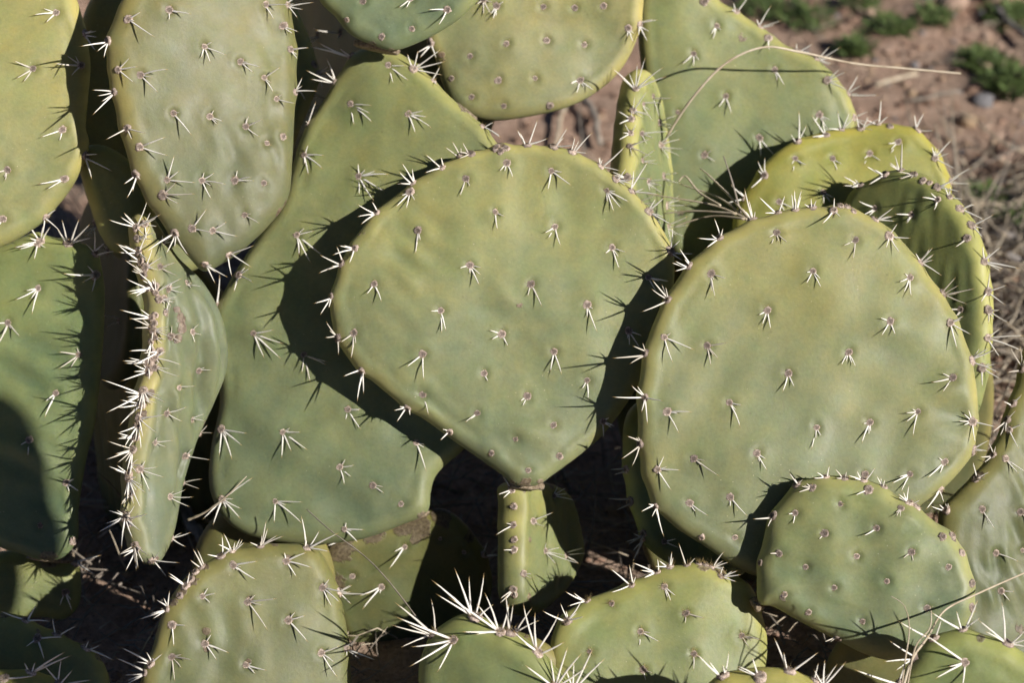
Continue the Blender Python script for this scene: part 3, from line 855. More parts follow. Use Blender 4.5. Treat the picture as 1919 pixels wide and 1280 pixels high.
# --- heart-shaped pad on its stem
add_pad("heart", dict(pts=[(955, 271), (1010, 272), (1060, 280), (1110, 300), (1152, 332), (1195, 368), (1228, 408), (1252, 448), (1264, 490), (1262, 540), (1246, 605), (1220, 672), (1184, 742), (1130, 815), (1075, 862), (1034, 892), (1012, 908), (990, 912), (962, 908), (940, 890), (898, 860), (850, 826), (800, 790), (750, 758), (700, 717), (658, 680), (630, 632), (618, 582), (626, 530), (646, 480), (676, 430), (712, 388), (760, 350), (812, 315), (860, 291), (905, 278)],
    label="large heart-shaped pad", d=1.765, n=(0.03, 0.10, 1), T=0.009, R=0.010, bulge=0.003, und=0.0009, wr=(1.0, 0.024, 0.0013, (-1.3, -0.8)), nang=230, rings=54,
    sp=[(75, 42), (66, 40), (100, 38), (132, 34), (30, 34)], k=(1, 3),
    face=[(873, 335, [(110, 34), (60, 14)]), (950, 305, [(72, 26), (100, 14)]), (1033, 320, [(35, 44), (98, 34)]), (1137, 357, [(28, 46), (52, 40), (72, 44)]), (928, 397, [(82, 34)]), (768, 360, [(130, 34), (95, 36), (60, 18)]), (783, 432, [(92, 40), (75, 16)]), (880, 497, [(66, 40), (40, 24), (160, 14)]), (1040, 425, [(120, 24), (72, 34)]), (1147, 464, [(15, 26), (72, 44), (140, 14)]), (701, 532, [(128, 22), (68, 36)]), (826, 582, [(175, 16), (88, 40), (72, 34)]), (995, 532, [(68, 44)]), (1100, 572, [(70, 46), (85, 20)]), (663, 624, [(140, 26), (92, 42), (78, 18)]), (792, 664, [(142, 32), (86, 42)]), (940, 626, [(150, 16), (58, 20)]), (1038, 659, [(74, 44), (100, 32)]), (907, 700, [(60, 12)]), (792, 740, [(70, 34), (165, 12)]), (988, 743, [(118, 16)]), (1100, 713, [(88, 34)]), (894, 775, [(145, 24)]), (842, 810, [(138, 18)]), (1037, 797, 0), (966, 823, 0), (921, 850, 0), (1048, 855, 0), (990, 882, 0), (1178, 620, [(55, 34), (20, 24), (85, 26)]), (1215, 520, [(10, 34), (60, 30)]), (1130, 790, [(20, 20), (90, 26)])],
    rim=[(705, 398, [(205, 36), (-120, 20), (140, 34)]), (770, 334, [(-125, 40), (-95, 26), (178, 26)]), (828, 313, [(-140, 36), (158, 32), (-100, 16)]), (882, 287, [(125, 36), (-120, 24)]), (861, 291, [(-122, 32), (-90, 14)]), (930, 277, 0), (948, 277, 0), (938, 282, 0), (987, 267, [(-66, 54), (-115, 18), (-18, 40)]), (1037, 274, [(-60, 40), (15, 46)]), (1074, 281, [(-46, 52), (-78, 26), (8, 26)]), (1130, 307, [(-38, 54), (15, 34), (-90, 14)]), (1155, 335, [(0, 26)]), (1190, 352, [(-56, 58), (-84, 36), (8, 46)]), (1218, 396, [(-42, 34), (35, 42), (55, 30)]), (664, 465, [(160, 38), (200, 18), (110, 28)]), (632, 490, [(205, 40), (160, 44), (-110, 30)]), (620, 556, [(165, 34), (120, 36), (100, 20)]), (624, 634, [(175, 20), (88, 30), (-140, 16)]), (677, 696, [(160, 34), (102, 56), (82, 40)]), (757, 772, [(120, 28)]), (1258, 470, [(-88, 40), (5, 40), (40, 26)])],
    scars=[(938, 276, 15), (880, 286, 7), (985, 908, 17), (960, 905, 10), (1012, 903, 10)]))
add_pad("heart", dict(pts=[(952, 908), (950, 950), (950, 1000), (949, 1050), (950, 1100), (958, 1140), (985, 1156), (1016, 1140), (1050, 1105), (1072, 1060), (1078, 1020), (1068, 970), (1050, 922), (1020, 905), (985, 900)],
    c=(975, 1030), d=1.785, n=(0.74, 0.05, 0.50), T=0.0125, R=0.010, crease=0.0012, bulge=0.001, und=0.0008, warp=0.001, wr=(0.1, 0.02, 0.0018), tint=(0.86, 0.88, 0.82), nang=150, rings=36,
    sp=[(-18, 36), (12, 30)], k=(1, 2), arad=7,
    face=[(973, 947, 0), (998, 977, [(-20, 42), (20, 20)]), (966, 1011, 0), (966, 1030, [(182, 16)]), (980, 1075, [(20, 14)]), (970, 1122, 0), (1038, 930, [(-30, 30), (10, 44), (-5, 24)]), (1022, 1033, [(-12, 26), (8, 40), (20, 70), (48, 30)])],
    rim=[(952, 981, [(148, 34)]), (952, 908, [(160, 24), (140, 18)]), (953, 1112, [(140, 34), (150, 24)]), (1062, 1040, [(-15, 36), (-5, 40)])],
    scars=[(960, 910, 20), (990, 908, 20), (1015, 908, 16), (968, 1012, 9), (968, 1120, 14)]))

# --- rear plant
add_pad("rear", dict(pts=[(1195, 60), (1200, -20), (1230, -70), (1290, -50), (1345, -2), (1402, 32), (1475, 84), (1540, 118), (1588, 175), (1605, 225), (1590, 275), (1540, 335), (1480, 400), (1400, 470), (1322, 512), (1265, 482), (1240, 420), (1225, 330), (1210, 200)],
    c=(1380, 230), d=1.918, n=(0.0, 0.04, 1), tint=(0.93, 0.96, 0.92), hg=(0.15, 0.75), und=0.0008, T=0.010,
    sp=[(95, 28), (122, 26), (62, 36)], k=(2, 3), arad=7,
    face=[(1300, 100, 2), (1343, 48, [(105, 26), (125, 18)]), (1360, 180, 2), (1452, 130, [(65, 36), (80, 20)]), (1535, 215, [(62, 34), (30, 20)]), (1423, 258, [(50, 42), (92, 34)]), (1320, 290, [(35, 22)]), (1270, 210, 0), (1275, 400, 0)],
    rim=[(1320, 2, 2), (1380, 20, [(-55, 36), (150, 20)]), (1432, 38, [(-62, 44), (-20, 36)]), (1440, 70, [(100, 30)]), (1500, 88, [(-30, 28), (10, 20)]), (1532, 110, [(-30, 46), (-50, 30), (20, 26)]), (1550, 150, [(-25, 34), (30, 40)]), (1590, 175, [(-58, 36), (-30, 28), (5, 54)]), (1602, 220, [(40, 30)])], rimlen=44))
add_pad("rear", dict(pts=[(1190, 132), (1181, 165), (1177, 210), (1170, 270), (1163, 330), (1160, 400), (1175, 470), (1210, 510), (1244, 480), (1254, 420), (1250, 340), (1243, 280), (1233, 220), (1220, 165), (1206, 135)],
    c=(1190, 300), d=1.85, n=(0.80, 0.06, 0.40), T=0.0085, R=0.009, bulge=0.002, bb=0.016, crease=0.003, rimw=1.3, rimk=1.4, und=0.0012, warp=0.001, wr=(0.1, 0.022, 0.0016), tint=(0.9, 0.95, 0.92),
    sp=[(5, 34), (30, 32), (-20, 32)], k=(2, 4), arad=6.5,
    face=[(1205, 195, [(5, 34), (60, 40)]), (1200, 250, [(25, 24), (60, 22), (-5, 50)]), (1205, 300, 3), (1215, 340, 3), (1200, 380, 3), (1232, 230, 3), (1225, 180, [(0, 36), (70, 40)])],
    rim=[(1188, 140, [(-75, 55), (-85, 45), (215, 60), (-35, 66), (-20, 60), (-110, 30)]), (1182, 178, [(-55, 44), (15, 26), (45, 24)]), (1172, 215, [(-120, 18), (150, 24), (-60, 16)]), (1180, 262, [(-20, 40), (30, 46), (80, 20)]), (1165, 200, [(205, 24), (155, 24)]), (1238, 272, [(-15, 40), (5, 40), (25, 40), (55, 30), (-40, 40)]), (1244, 330, [(-5, 30), (15, 32), (30, 24)]), (1250, 385, [(0, 36), (30, 30), (-35, 30)]), (1158, 318, [(200, 30), (0, 40)]), (1252, 425, 4)], rimlen=36))
base_pad("rear", (1330, 520), 1.945, 0.15)

# --- yellow pad and the dark pad before it
add_pad("yellow", dict(pts=[(1372, 430), (1390, 372), (1420, 322), (1460, 282), (1512, 256), (1570, 242), (1640, 232), (1700, 236), (1735, 258), (1765, 298), (1782, 350), (1778, 430), (1740, 520), (1650, 580), (1500, 590), (1400, 540)],
    d=1.878, n=(0.04, 0.12, 1), tint=(1.02, 0.99, 0.60), label="bright yellow-green pad", und=0.0012,
    sp=[(95, 26), (40, 28), (120, 22)], k=(1, 3), arad=7, face=[(1490, 297, [(100, 26), (30, 22)]), (1560, 297, [(75, 20)]), (1630, 288, [(120, 20), (35, 20)]), (1543, 360, [(60, 20), (30, 20)]), (1460, 378, [(30, 26), (60, 20)]), (1683, 266, 1)],
    rim=[(1493, 264, [(-92, 50), (-130, 20)]), (1548, 252, [(-128, 44), (170, 30)]), (1575, 240, [(-105, 34), (178, 24)]), (1613, 240, [(-30, 34), (-110, 20)]), (1645, 232, [(-85, 46), (-40, 20)]), (1668, 236, 0), (1720, 242, [(-62, 30), (0, 24)]), (1752, 296, [(-50, 40), (30, 40), (-110, 20)]), (1782, 340, [(-35, 40), (0, 34)]), (1432, 328, [(-115, 26), (140, 34)]), (1382, 366, [(215, 34), (165, 30)])], rimlen=38))
add_pad("yellow", dict(pts=[(1585, 385), (1610, 350), (1650, 328), (1690, 318), (1740, 332), (1782, 362), (1816, 402), (1842, 455), (1856, 520), (1860, 590), (1856, 655), (1846, 725), (1820, 795), (1760, 850), (1660, 850), (1575, 720), (1560, 520)],
    c=(1780, 560), d=1.80, n=(-0.58, 0.02, 0.80), T=0.010, R=0.011, bulge=0.001, crease=0.0, und=0.0003, warp=0.0005, wr=(0.15, 0.014, 0.0003), rimk=1.3, side=0.8, tint=(0.84, 0.92, 0.82),
    sp=[(185, 34), (150, 34)], k=(1, 2), face=[(1640, 390, [(200, 36), (150, 26)]), (1708, 402, [(180, 32)]), (1757, 374, [(190, 32), (120, 20)]), (1812, 446, [(150, 28)]), (1800, 580, [(180, 24), (130, 20)])],
    rim=[(1612, 346, [(205, 42), (178, 34)]), (1658, 326, [(208, 38), (130, 40)]), (1688, 318, [(-95, 52), (-108, 34), (205, 24)]), (1712, 326, [(130, 36), (190, 30)]), (1730, 338, 0), (1742, 342, 0), (1756, 350, [(-30, 40), (15, 36)]), (1780, 360, [(-80, 16), (10, 20)]), (1800, 384, [(30, 40), (-30, 22)]), (1828, 412, [(-30, 36), (55, 24)]), (1850, 486, [(-45, 34), (10, 56), (30, 30)]), (1854, 544, [(-20, 30), (130, 26)]), (1862, 580, [(30, 40), (-5, 14)]), (1858, 636, [(-5, 64), (25, 60), (60, 36)]), (1842, 690, [(30, 34)])], rimlen=44))
base_pad("yellow", (1700, 600), 1.915, 0.15)

# --- round pad
add_pad("round", dict(pts=[(1178, 770), (1166, 850), (1178, 940), (1210, 1022), (1262, 1062), (1320, 1090), (1400, 1070), (1460, 960), (1420, 840), (1320, 770), (1240, 740)],
    d=1.79, n=(0.0, 0.1, 1), tint=(0.84, 0.92, 0.8), sp=[(150, 26), (110, 28)], face=[(1205, 1000, [(150, 34), (110, 40)]), (1245, 1015, [(20, 26), (-20, 20)])], rim=[(1180, 940, 2), (1172, 880, 1), (1195, 1015, [(165, 34), (115, 40)])]))
add_pad("round", dict(pts=[(1468, 396), (1530, 386), (1590, 389), (1640, 411), (1692, 452), (1740, 512), (1782, 574), (1810, 642), (1827, 720), (1830, 795), (1820, 850), (1790, 892), (1740, 936), (1660, 985), (1560, 1028), (1490, 1056), (1428, 1080), (1380, 1064), (1320, 1024), (1262, 986), (1222, 942), (1202, 880), (1194, 800), (1196, 720), (1212, 640), (1242, 568), (1286, 500), (1340, 450), (1400, 416)],
    d=1.735, n=(0.08, 0.08, 1), T=0.010, R=0.011, bulge=0.0025, und=0.0010, wr=(1.3, 0.045, 0.0012, (1.0, -0.3)), nang=230, rings=54, tint=(0.92, 0.915, 0.91), label="large round pad with pale yellow left rim",
    sp=[(95, 38), (112, 38), (78, 36), (135, 36), (25, 28)], k=(1, 3),
    face=[(1332, 513, [(92, 34), (82, 46), (15, 28)]), (1455, 436, [(115, 20), (45, 26), (80, 14)]), (1523, 508, [(118, 26), (68, 34)]), (1603, 450, [(155, 24), (105, 34)]), (1438, 582, [(110, 24), (85, 34)]), (1325, 648, [(-12, 32), (80, 36), (52, 26)]), (1668, 602, [(195, 16), (125, 30), (70, 24)]), (1705, 520, [(160, 20), (118, 34), (88, 32)]), (1590, 660, [(120, 26), (68, 28), (80, 18)]), (1477, 700, [(110, 32), (65, 22)]), (1367, 755, [(70, 44), (5, 18)]), (1245, 632, [(25, 56), (70, 44)]), (1785, 708, [(170, 40), (128, 34)]), (1720, 772, [(182, 24), (145, 30), (103, 46)]), (1630, 792, [(118, 38), (95, 20)]), (1530, 802, [(104, 40)]), (1418, 850, [(60, 32)]), (1300, 860, [(35, 50)]), (1292, 943, [(32, 38)]), (1368, 932, [(52, 42)]), (1315, 1008, 0), (1377, 1008, 0), (1770, 866, [(145, 44), (120, 20)]), (1705, 889, [(155, 40), (118, 34)]), (1620, 890, [(125, 30)]), (1775, 930, [(130, 44), (75, 22)]), (1250, 772, [(3, 44), (62, 40)])],
    rim=[(1204, 660, [(179, 62), (150, 36), (200, 26)]), (1250, 562, [(-135, 44), (215, 34), (155, 50), (-105, 20)]), (1285, 490, [(-125, 36), (200, 30), (160, 26)]), (1346, 440, [(-112, 36), (182, 36), (115, 30)]), (1410, 410, [(-110, 56), (-105, 36), (-80, 14)]), (1457, 398, [(-140, 44), (175, 22)]), (1488, 388, [(-98, 40), (-82, 36)]), (1520, 384, [(-100, 18), (-75, 14)]), (1562, 394, [(125, 40), (-95, 20)]), (1575, 385, 0), (1588, 386, 0), (1600, 395, 0), (1640, 410, [(-40, 36), (5, 30)]), (1667, 442, [(60, 36), (5, 36), (-60, 24)]), (1735, 484, [(-55, 28), (-35, 26), (-20, 20), (35, 40), (200, 22)]), (1773, 545, [(-55, 36), (-15, 52), (28, 40), (-35, 30)]), (1781, 605, [(28, 40), (78, 44), (-30, 20)]), (1826, 676, [(-35, 36), (-28, 46), (28, 48)]), (1822, 790, [(185, 26), (12, 40), (85, 36)]), (1828, 846, [(-30, 30), (10, 24)]), (1208, 745, [(178, 60), (10, 34), (90, 46)]), (1195, 832, [(205, 26), (145, 44), (110, 40)]), (1232, 880, [(2, 36), (58, 44)]), (1228, 950, [(125, 20), (75, 50), (85, 30)])],
    scars=[(1590, 388, 10)]))

base_pad("round", (1400, 850), 1.89, 0.17)  # hidden base added to block sun on the ground left of the round pad

# --- small knobbly pad and the wider pad it grows from
add_pad("small", dict(pts=[(1050, 1160), (1106, 1122), (1168, 1096), (1230, 1070), (1290, 1056), (1342, 1066), (1398, 1090), (1420, 1130), (1437, 1190), (1432, 1262), (1400, 1340), (1300, 1390), (1150, 1380), (1055, 1305), (1030, 1225)],
    d=1.715, n=(0.12, 0.10, 1), tint=(0.92, 0.96, 0.84), T=0.010, R=0.013, und=0.0014, sp=[(30, 34), (85, 20), (62, 30)], k=(1, 2), glo=0.006, nglo=24,
    face=[(1200, 1184, [(22, 38), (92, 24)]), (1285, 1150, [(15, 32), (95, 14)]), (1205, 1256, [(75, 16)]), (1390, 1192, [(12, 30), (55, 22)]), (1300, 1226, [(95, 24), (20, 14)]), (1146, 1132, 0), (1105, 1222, 0), (1245, 1100, [(70, 24), (40, 24)])],
    rim=[(1100, 1126, [(-150, 44), (170, 34)]), (1183, 1096, [(-135, 50), (-105, 40), (165, 40)]), (1232, 1066, [(-155, 46), (-98, 24)]), (1254, 1062, [(-140, 20), (-85, 30)]), (1290, 1054, [(-110, 50)]), (1310, 1056, 0), (1325, 1054, 0), (1335, 1062, [(-20, 30), (-55, 40)]), (1352, 1080, [(-10, 34), (20, 26), (-25, 30)]), (1412, 1132, 0), (1062, 1164, [(-60, 50), (205, 46), (-20, 30)])],
    scars=[(1315, 1060, 22), (1345, 1075, 16), (1395, 1085, 10), (1415, 1130, 12)]))
add_pad("small", dict(pts=[(1512, 897), (1578, 893), (1640, 905), (1700, 940), (1750, 974), (1790, 1010), (1815, 1052), (1827, 1110), (1820, 1160), (1790, 1202), (1740, 1232), (1680, 1240), (1620, 1226), (1560, 1196), (1500, 1166), (1450, 1138), (1422, 1130), (1418, 1080), (1426, 1028), (1442, 970), (1472, 926)],
    d=1.695, n=(-0.05, 0.06, 1), tint=(0.86, 0.93, 1.0), T=0.011, R=0.012, bulge=0.004, und=0.0026, wr=(1.0, 0.05, 0.0020),
    sp=[(160, 26), (125, 22)], k=(0, 1), arad=8, face=[(1522, 914, [(165, 26), (200, 14)]), (1575, 945, 0), (1490, 962, [(110, 18)]), (1545, 1000, [(140, 10)]), (1643, 990, [(155, 28)]), (1688, 953, [(122, 20), (140, 12)]), (1627, 918, [(155, 26)]), (1605, 1043, 0), (1510, 1063, 0), (1563, 1102, 0), (1662, 1090, 0), (1708, 1035, [(150, 18)]), (1460, 1038, [(185, 16)]), (1777, 1063, 0), (1470, 1115, 0), (1515, 1148, 0), (1616, 1166, 0), (1737, 1140, 0), (1567, 1200, [(160, 24)])],
    rim=[(1490, 905, [(-120, 14), (-30, 12)]), (1547, 894, [(-150, 20), (-85, 22)]), (1582, 896, [(-135, 24), (-85, 16)]), (1620, 892, [(-120, 20)]), (1656, 912, [(-125, 22), (-85, 14)]), (1708, 938, [(-85, 30), (-30, 16)]), (1718, 950, 0), (1766, 1006, 0), (1785, 1004, 0), (1803, 1037, 0), (1822, 1094, 0), (1822, 1140, 0), (1448, 967, [(178, 34)]), (1424, 1055, 0)], rimlen=20, scars=[(1785, 1008, 12), (1420, 1132, 10)]))

base_pad("small", (1700, 1215), 1.745, 0.12)  # hidden base added to shade the soil below the small pad

# --- side plant
add_pad("side", dict(pts=[(1930, 640), (1905, 715), (1882, 775), (1862, 825), (1832, 880), (1792, 922), (1766, 962), (1762, 1040), (1782, 1150), (1826, 1270), (1900, 1340), (2010, 1300), (2090, 1120), (2110, 930), (2070, 760), (1990, 640)],
    c=(1850, 950), d=1.765, n=(0.36, 0.08, 1), T=0.010, R=0.012, und=0.0012, wr=(0.35, 0.02, 0.0010), tint=(0.59, 0.59, 0.55),
    sp=[(30, 34), (62, 44), (50, 36)], k=(1, 2), face=[(1840, 955, [(58, 38), (70, 26)]), (1866, 1037, [(22, 36)]), (1876, 1108, [(0, 20), (50, 20)]), (1885, 860, [(35, 40), (50, 30)]), (1912, 960, 2), (1916, 1032, 0), (1890, 805, [(-20, 26), (60, 44)])],
    rim=[(1903, 682, [(-100, 40), (-130, 50), (175, 30)]), (1896, 750, [(-30, 20), (-160, 20)]), (1870, 775, [(148, 34), (-40, 20)]), (1848, 843, [(-120, 26), (150, 20), (175, 22)]), (1830, 895, [(-30, 22), (-110, 30)]), (1762, 950, 1)], rimlen=30, scars=[(1825, 890, 12), (1870, 800, 10)]))

# --- scarred pad
add_pad("scarred", dict(pts=[(262, 1290), (284, 1222), (304, 1152), (340, 1096), (378, 1060), (420, 1036), (470, 1024), (530, 1018), (588, 1026), (616, 1062), (638, 1120), (650, 1182), (657, 1262), (660, 1340), (620, 1450), (460, 1500), (320, 1440), (260, 1360)],
    d=1.695, n=(0.26, 0.05, 1), T=0.0105, R=0.012, bulge=0.003, side=-0.7, wr=(0.1, 0.03, 0.0009), tint=(0.64, 0.63, 0.60),
    sp=[(22, 42), (45, 52), (-15, 40), (68, 34)], k=(2, 3), scars=[(380, 1062, 14), (358, 1088, 15), (340, 1108, 12), (322, 1130, 12), (383, 1180, 13), (465, 1120, 11), (602, 1098, 10), (535, 1045, 10), (384, 1215, 9), (460, 1236, 9), (514, 1020, 9)],
    face=[(437, 1060, [(-12, 44), (30, 46)]), (536, 1052, [(-22, 44), (15, 46), (55, 32)]), (464, 1128, [(-8, 54), (48, 66), (10, 28)]), (540, 1163, [(-18, 32), (42, 48)]), (604, 1102, [(8, 50), (35, 38), (60, 34)]), (384, 1207, [(18, 46), (50, 32)]), (461, 1247, [(8, 36), (40, 20)]), (602, 1224, [(-20, 34), (50, 48), (30, 28)]), (322, 1172, [(0, 24), (80, 34)]), (322, 1232, [(5, 38), (75, 40), (40, 24)]), (380, 1118, [(-15, 26)])],
    rim=[(412, 1035, [(-92, 36), (-40, 30)]), (436, 1020, [(-110, 36), (-55, 28), (-75, 20)]), (490, 1020, [(-80, 52), (-22, 52), (-35, 40), (-70, 36)]), (576, 1026, [(-95, 58), (-32, 70), (5, 40), (-60, 40)]), (378, 1062, [(-115, 40), (-105, 30)]), (366, 1070, 0), (357, 1086, 0), (348, 1098, [(-140, 36)]), (336, 1116, 0), (312, 1141, [(-145, 26), (165, 48), (150, 26)]), (282, 1244, [(-110, 22), (215, 60)]), (262, 1262, [(210, 54), (150, 40), (165, 30)]), (650, 1215, [(15, 60), (35, 34), (-35, 20)]), (642, 1108, [(0, 56), (-30, 30), (40, 28)])]))

# --- long-spined low pad
add_pad("longspine", dict(pts=[(784, 1300), (788, 1232), (822, 1176), (878, 1150), (938, 1172), (1000, 1206), (1042, 1250), (1084, 1310), (1090, 1400), (960, 1500), (830, 1470), (784, 1380)],
    d=1.64, n=(-0.22, 0.06, 1), T=0.012, R=0.016, und=0.0012, tint=(0.70, 0.80, 0.76), sp=[(200, 80)], lift=0.35, arad=11, glo=0.006, nglo=30,
    face=[(850, 1200, [(205, 118), (172, 72), (150, 98), (120, 62)]), (938, 1184, [(-128, 66), (-112, 84), (-78, 50), (172, 76), (160, 50), (-140, 120)]), (1010, 1219, [(-140, 58), (-105, 92), (-92, 70), (-60, 86), (-30, 54), (190, 36)]), (885, 1152, [(-105, 92), (-95, 80), (-75, 80), (-135, 96), (-40, 40), (-150, 80)])],
    rim=[(803, 1185, [(-138, 90), (-96, 60), (160, 58), (196, 84), (210, 46)]), (965, 1165, [(-60, 60), (-95, 74), (-30, 50), (-80, 50)]), (1040, 1290, [(-55, 80), (-75, 80), (-140, 70), (-100, 60), (-35, 70)]), (1075, 1300, [(-70, 90), (-50, 84), (-90, 60), (-110, 50)])]))
base_pad("longspine", (940, 1250), 1.71, 0.12)  # hidden base added to stop sun reaching the soil to its left
# --- crest
add_pad("crest", dict(pts=[(1318, 1290), (1366, 1260), (1436, 1250), (1500, 1262), (1546, 1292), (1580, 1360), (1540, 1450), (1430, 1480), (1330, 1430), (1290, 1350)],
    d=1.61, n=(0.0, 0.12, 1), T=0.012, R=0.016, tint=(1.0, 0.98, 0.8), sp=[(-90, 40)], lift=0.3, arad=10, glo=0.005, nglo=24, face=[(1424, 1268, [(-150, 44), (-112, 34), (205, 40)])],
    rim=[(1350, 1256, [(-135, 66), (-80, 44), (-105, 20), (-125, 40)]), (1484, 1248, [(-115, 68), (-42, 60), (-105, 36)]), (1560, 1282, [(-92, 56), (-50, 66), (-140, 40), (-60, 50)]), (1530, 1275, 2)]))
# --- corner
add_pad("corner", dict(pts=[(1678, 1300), (1704, 1240), (1738, 1196), (1800, 1180), (1862, 1194), (1925, 1226), (2000, 1262), (2070, 1320), (2060, 1420), (1900, 1480), (1790, 1465), (1690, 1410)],
    d=1.625, n=(-0.12, 0.08, 1), T=0.012, R=0.014, tint=(0.78, 0.90, 0.78), sp=[(150, 60)], lift=0.4, arad=10,
    face=[(1809, 1242, [(215, 100), (155, 62), (105, 50), (170, 30)]), (1745, 1190, [(208, 76), (-80, 40)]), (1712, 1232, [(215, 58), (175, 60), (150, 40)])],
    rim=[(1804, 1180, [(210, 80), (-75, 56), (-42, 34), (-110, 44)]), (1888, 1206, [(-145, 70), (-100, 84), (-55, 40), (-25, 46), (10, 40), (170, 60)]), (1680, 1282, [(200, 90), (-60, 50)])], scars=[(1836, 1196, 14)]))
# --- shaded plant
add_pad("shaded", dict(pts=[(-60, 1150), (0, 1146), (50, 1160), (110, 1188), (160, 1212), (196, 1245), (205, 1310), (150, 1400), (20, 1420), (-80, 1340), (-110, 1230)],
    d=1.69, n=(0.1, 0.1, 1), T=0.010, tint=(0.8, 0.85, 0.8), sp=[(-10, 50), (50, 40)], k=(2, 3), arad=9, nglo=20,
    face=[(70, 1197, [(-5, 52), (60, 36), (140, 20)])],
    rim=[(48, 1162, [(-60, 44), (-5, 52), (195, 44)]), (112, 1180, [(-88, 36), (-30, 40)]), (165, 1214, [(30, 54), (-25, 30), (-60, 20)])], scars=[(190, 1230, 16)]))
add_pad("shaded", dict(pts=[(-60, 1262), (0, 1255), (60, 1258), (105, 1272), (130, 1310), (120, 1400), (20, 1440), (-80, 1390), (-100, 1310)],
    d=1.64, n=(0.05, 0.12, 1), T=0.011, R=0.014, tint=(0.9, 0.9, 0.7), sp=[(-30, 60)], lift=0.3, arad=10, nglo=24, face=[(8, 1272, [(-10, 60), (200, 30)])],
    rim=[(60, 1250, [(-30, 80), (-22, 88), (-70, 22), (-110, 20)]), (122, 1272, [(-125, 46), (-80, 44), (-50, 44), (-8, 64)])]))

# --- woody necks between pads
joint("heart", 985, 909, 1.776, 35, 8, 2)
joint("back", 706, 88, 1.80, 44, 7, 12)
joint("back", 872, 211, 1.85, 26, 6, 38)
joint("back", 745, 977, 1.83, 62, 7, -17)
joint("left", 94, 1045, 1.812, 44, 7, 6)
joint("small", 1418, 1133, 1.71, 14, 9, 60)

# --- pads deep in the thicket, some added only to darken gaps
plant("hidden", (640, 500), 2.08, "unlit prickly pear, partly added to darken gaps, deep in the thicket, behind the heart-shaped pad's tall neighbour")
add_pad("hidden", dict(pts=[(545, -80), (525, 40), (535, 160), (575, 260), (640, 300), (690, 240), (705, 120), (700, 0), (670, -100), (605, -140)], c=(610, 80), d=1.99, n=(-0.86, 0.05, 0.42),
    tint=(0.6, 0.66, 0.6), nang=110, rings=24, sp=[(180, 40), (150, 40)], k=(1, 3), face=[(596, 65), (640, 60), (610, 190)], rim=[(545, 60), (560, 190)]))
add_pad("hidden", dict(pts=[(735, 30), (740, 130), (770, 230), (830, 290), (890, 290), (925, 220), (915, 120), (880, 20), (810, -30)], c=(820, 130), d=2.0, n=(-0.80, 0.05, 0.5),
    tint=(0.6, 0.66, 0.6), nang=110, rings=24, sp=[(180, 40), (150, 40)], k=(1, 3), face=[(800, 150)], rim=[]))  # added, turned from the sun, to darken the gap between the upper pads
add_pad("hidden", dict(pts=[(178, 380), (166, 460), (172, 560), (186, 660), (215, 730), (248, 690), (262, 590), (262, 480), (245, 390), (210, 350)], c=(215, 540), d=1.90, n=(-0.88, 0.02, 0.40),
    tint=(0.32, 0.36, 0.32), nang=110, rings=24, sp=[(180, 34), (150, 34)], k=(1, 3), face=[(205, 470), (222, 600)], rim=[]))  # added to blacken the left gap; shade also put into its dark tint
base_pad("hidden", (230, 700), 1.93, 0.10, -0.9)
base_pad("hidden", (640, 260), 2.05, 0.16, -0.8)
plant("near", (2160, 1500), 1.05, "unseen tall prickly pear added to shade the lower-left pads")
def blocker():  # added out of view; outline shaped to throw shade over the lower-left pads
    t = 1.1
    pts = [(6, 770), (42, 860), (56, 950), (64, 1050), (58, 1110), (44, 1160), (24, 1215), (2, 1290), (-20, 1370), (-80, 1420), (-190, 1400), (-290, 1330), (-325, 1180), (-280, 980), (-150, 810), (-50, 745)]
    c3 = at(0, 1080, 1.80) + SUN_TO * t
    Nn = SUN_TO
    V = (Vector((0, 0, 1)) - Nn * Nn.z).normalized()
    U = V.cross(Nn)
    M = Matrix(((U.x, V.x, Nn.x, c3.x), (U.y, V.y, Nn.y, c3.y), (U.z, V.z, Nn.z, c3.z), (0, 0, 0, 1)))
    Mi = M.inverted()
    out = []
    for x, y in pts:
        q = Mi @ (at(x, y, 1.80) + SUN_TO * t)
        out.append((q.x, q.y))
    P = Pad(out, M, 991, nang=110, rings=20)
    o = link("pad", P.build("pad"))
    o.color = (0.95, 0.95, 0.9, 1)
    e = PLANTS["near"]
    e.location = (c3.x - 0.2, c3.y, 0)
    place(o, e, M)
    top = c3 - V * 0.13 + Vector((-0.12, 0.0, 0.0))
    # stem pads down to the ground
    for i, (z1, z0) in enumerate(((top.z + 0.05, top.z * 0.48), (top.z * 0.52, -0.03))):
        M2 = Matrix.Translation((top.x - 0.06 * i, top.y, (z1 + z0) / 2)) @ Matrix.Rotation(0.5 - 0.9 * i, 4, 'Z') @ Matrix.Rotation(math.pi / 2, 4, 'X')
        a = np.linspace(0, 2 * math.pi, 14, endpoint=False)
        P2 = Pad([(math.cos(q) * 0.06, math.sin(q) * (z1 - z0) / 2) for q in a], M2, 995 + i, nang=70, rings=14)
        o2 = link("pad", P2.build("pad"))
        o2.color = (0.85, 0.85, 0.8, 1)
        place(o2, e, M2)
blocker()

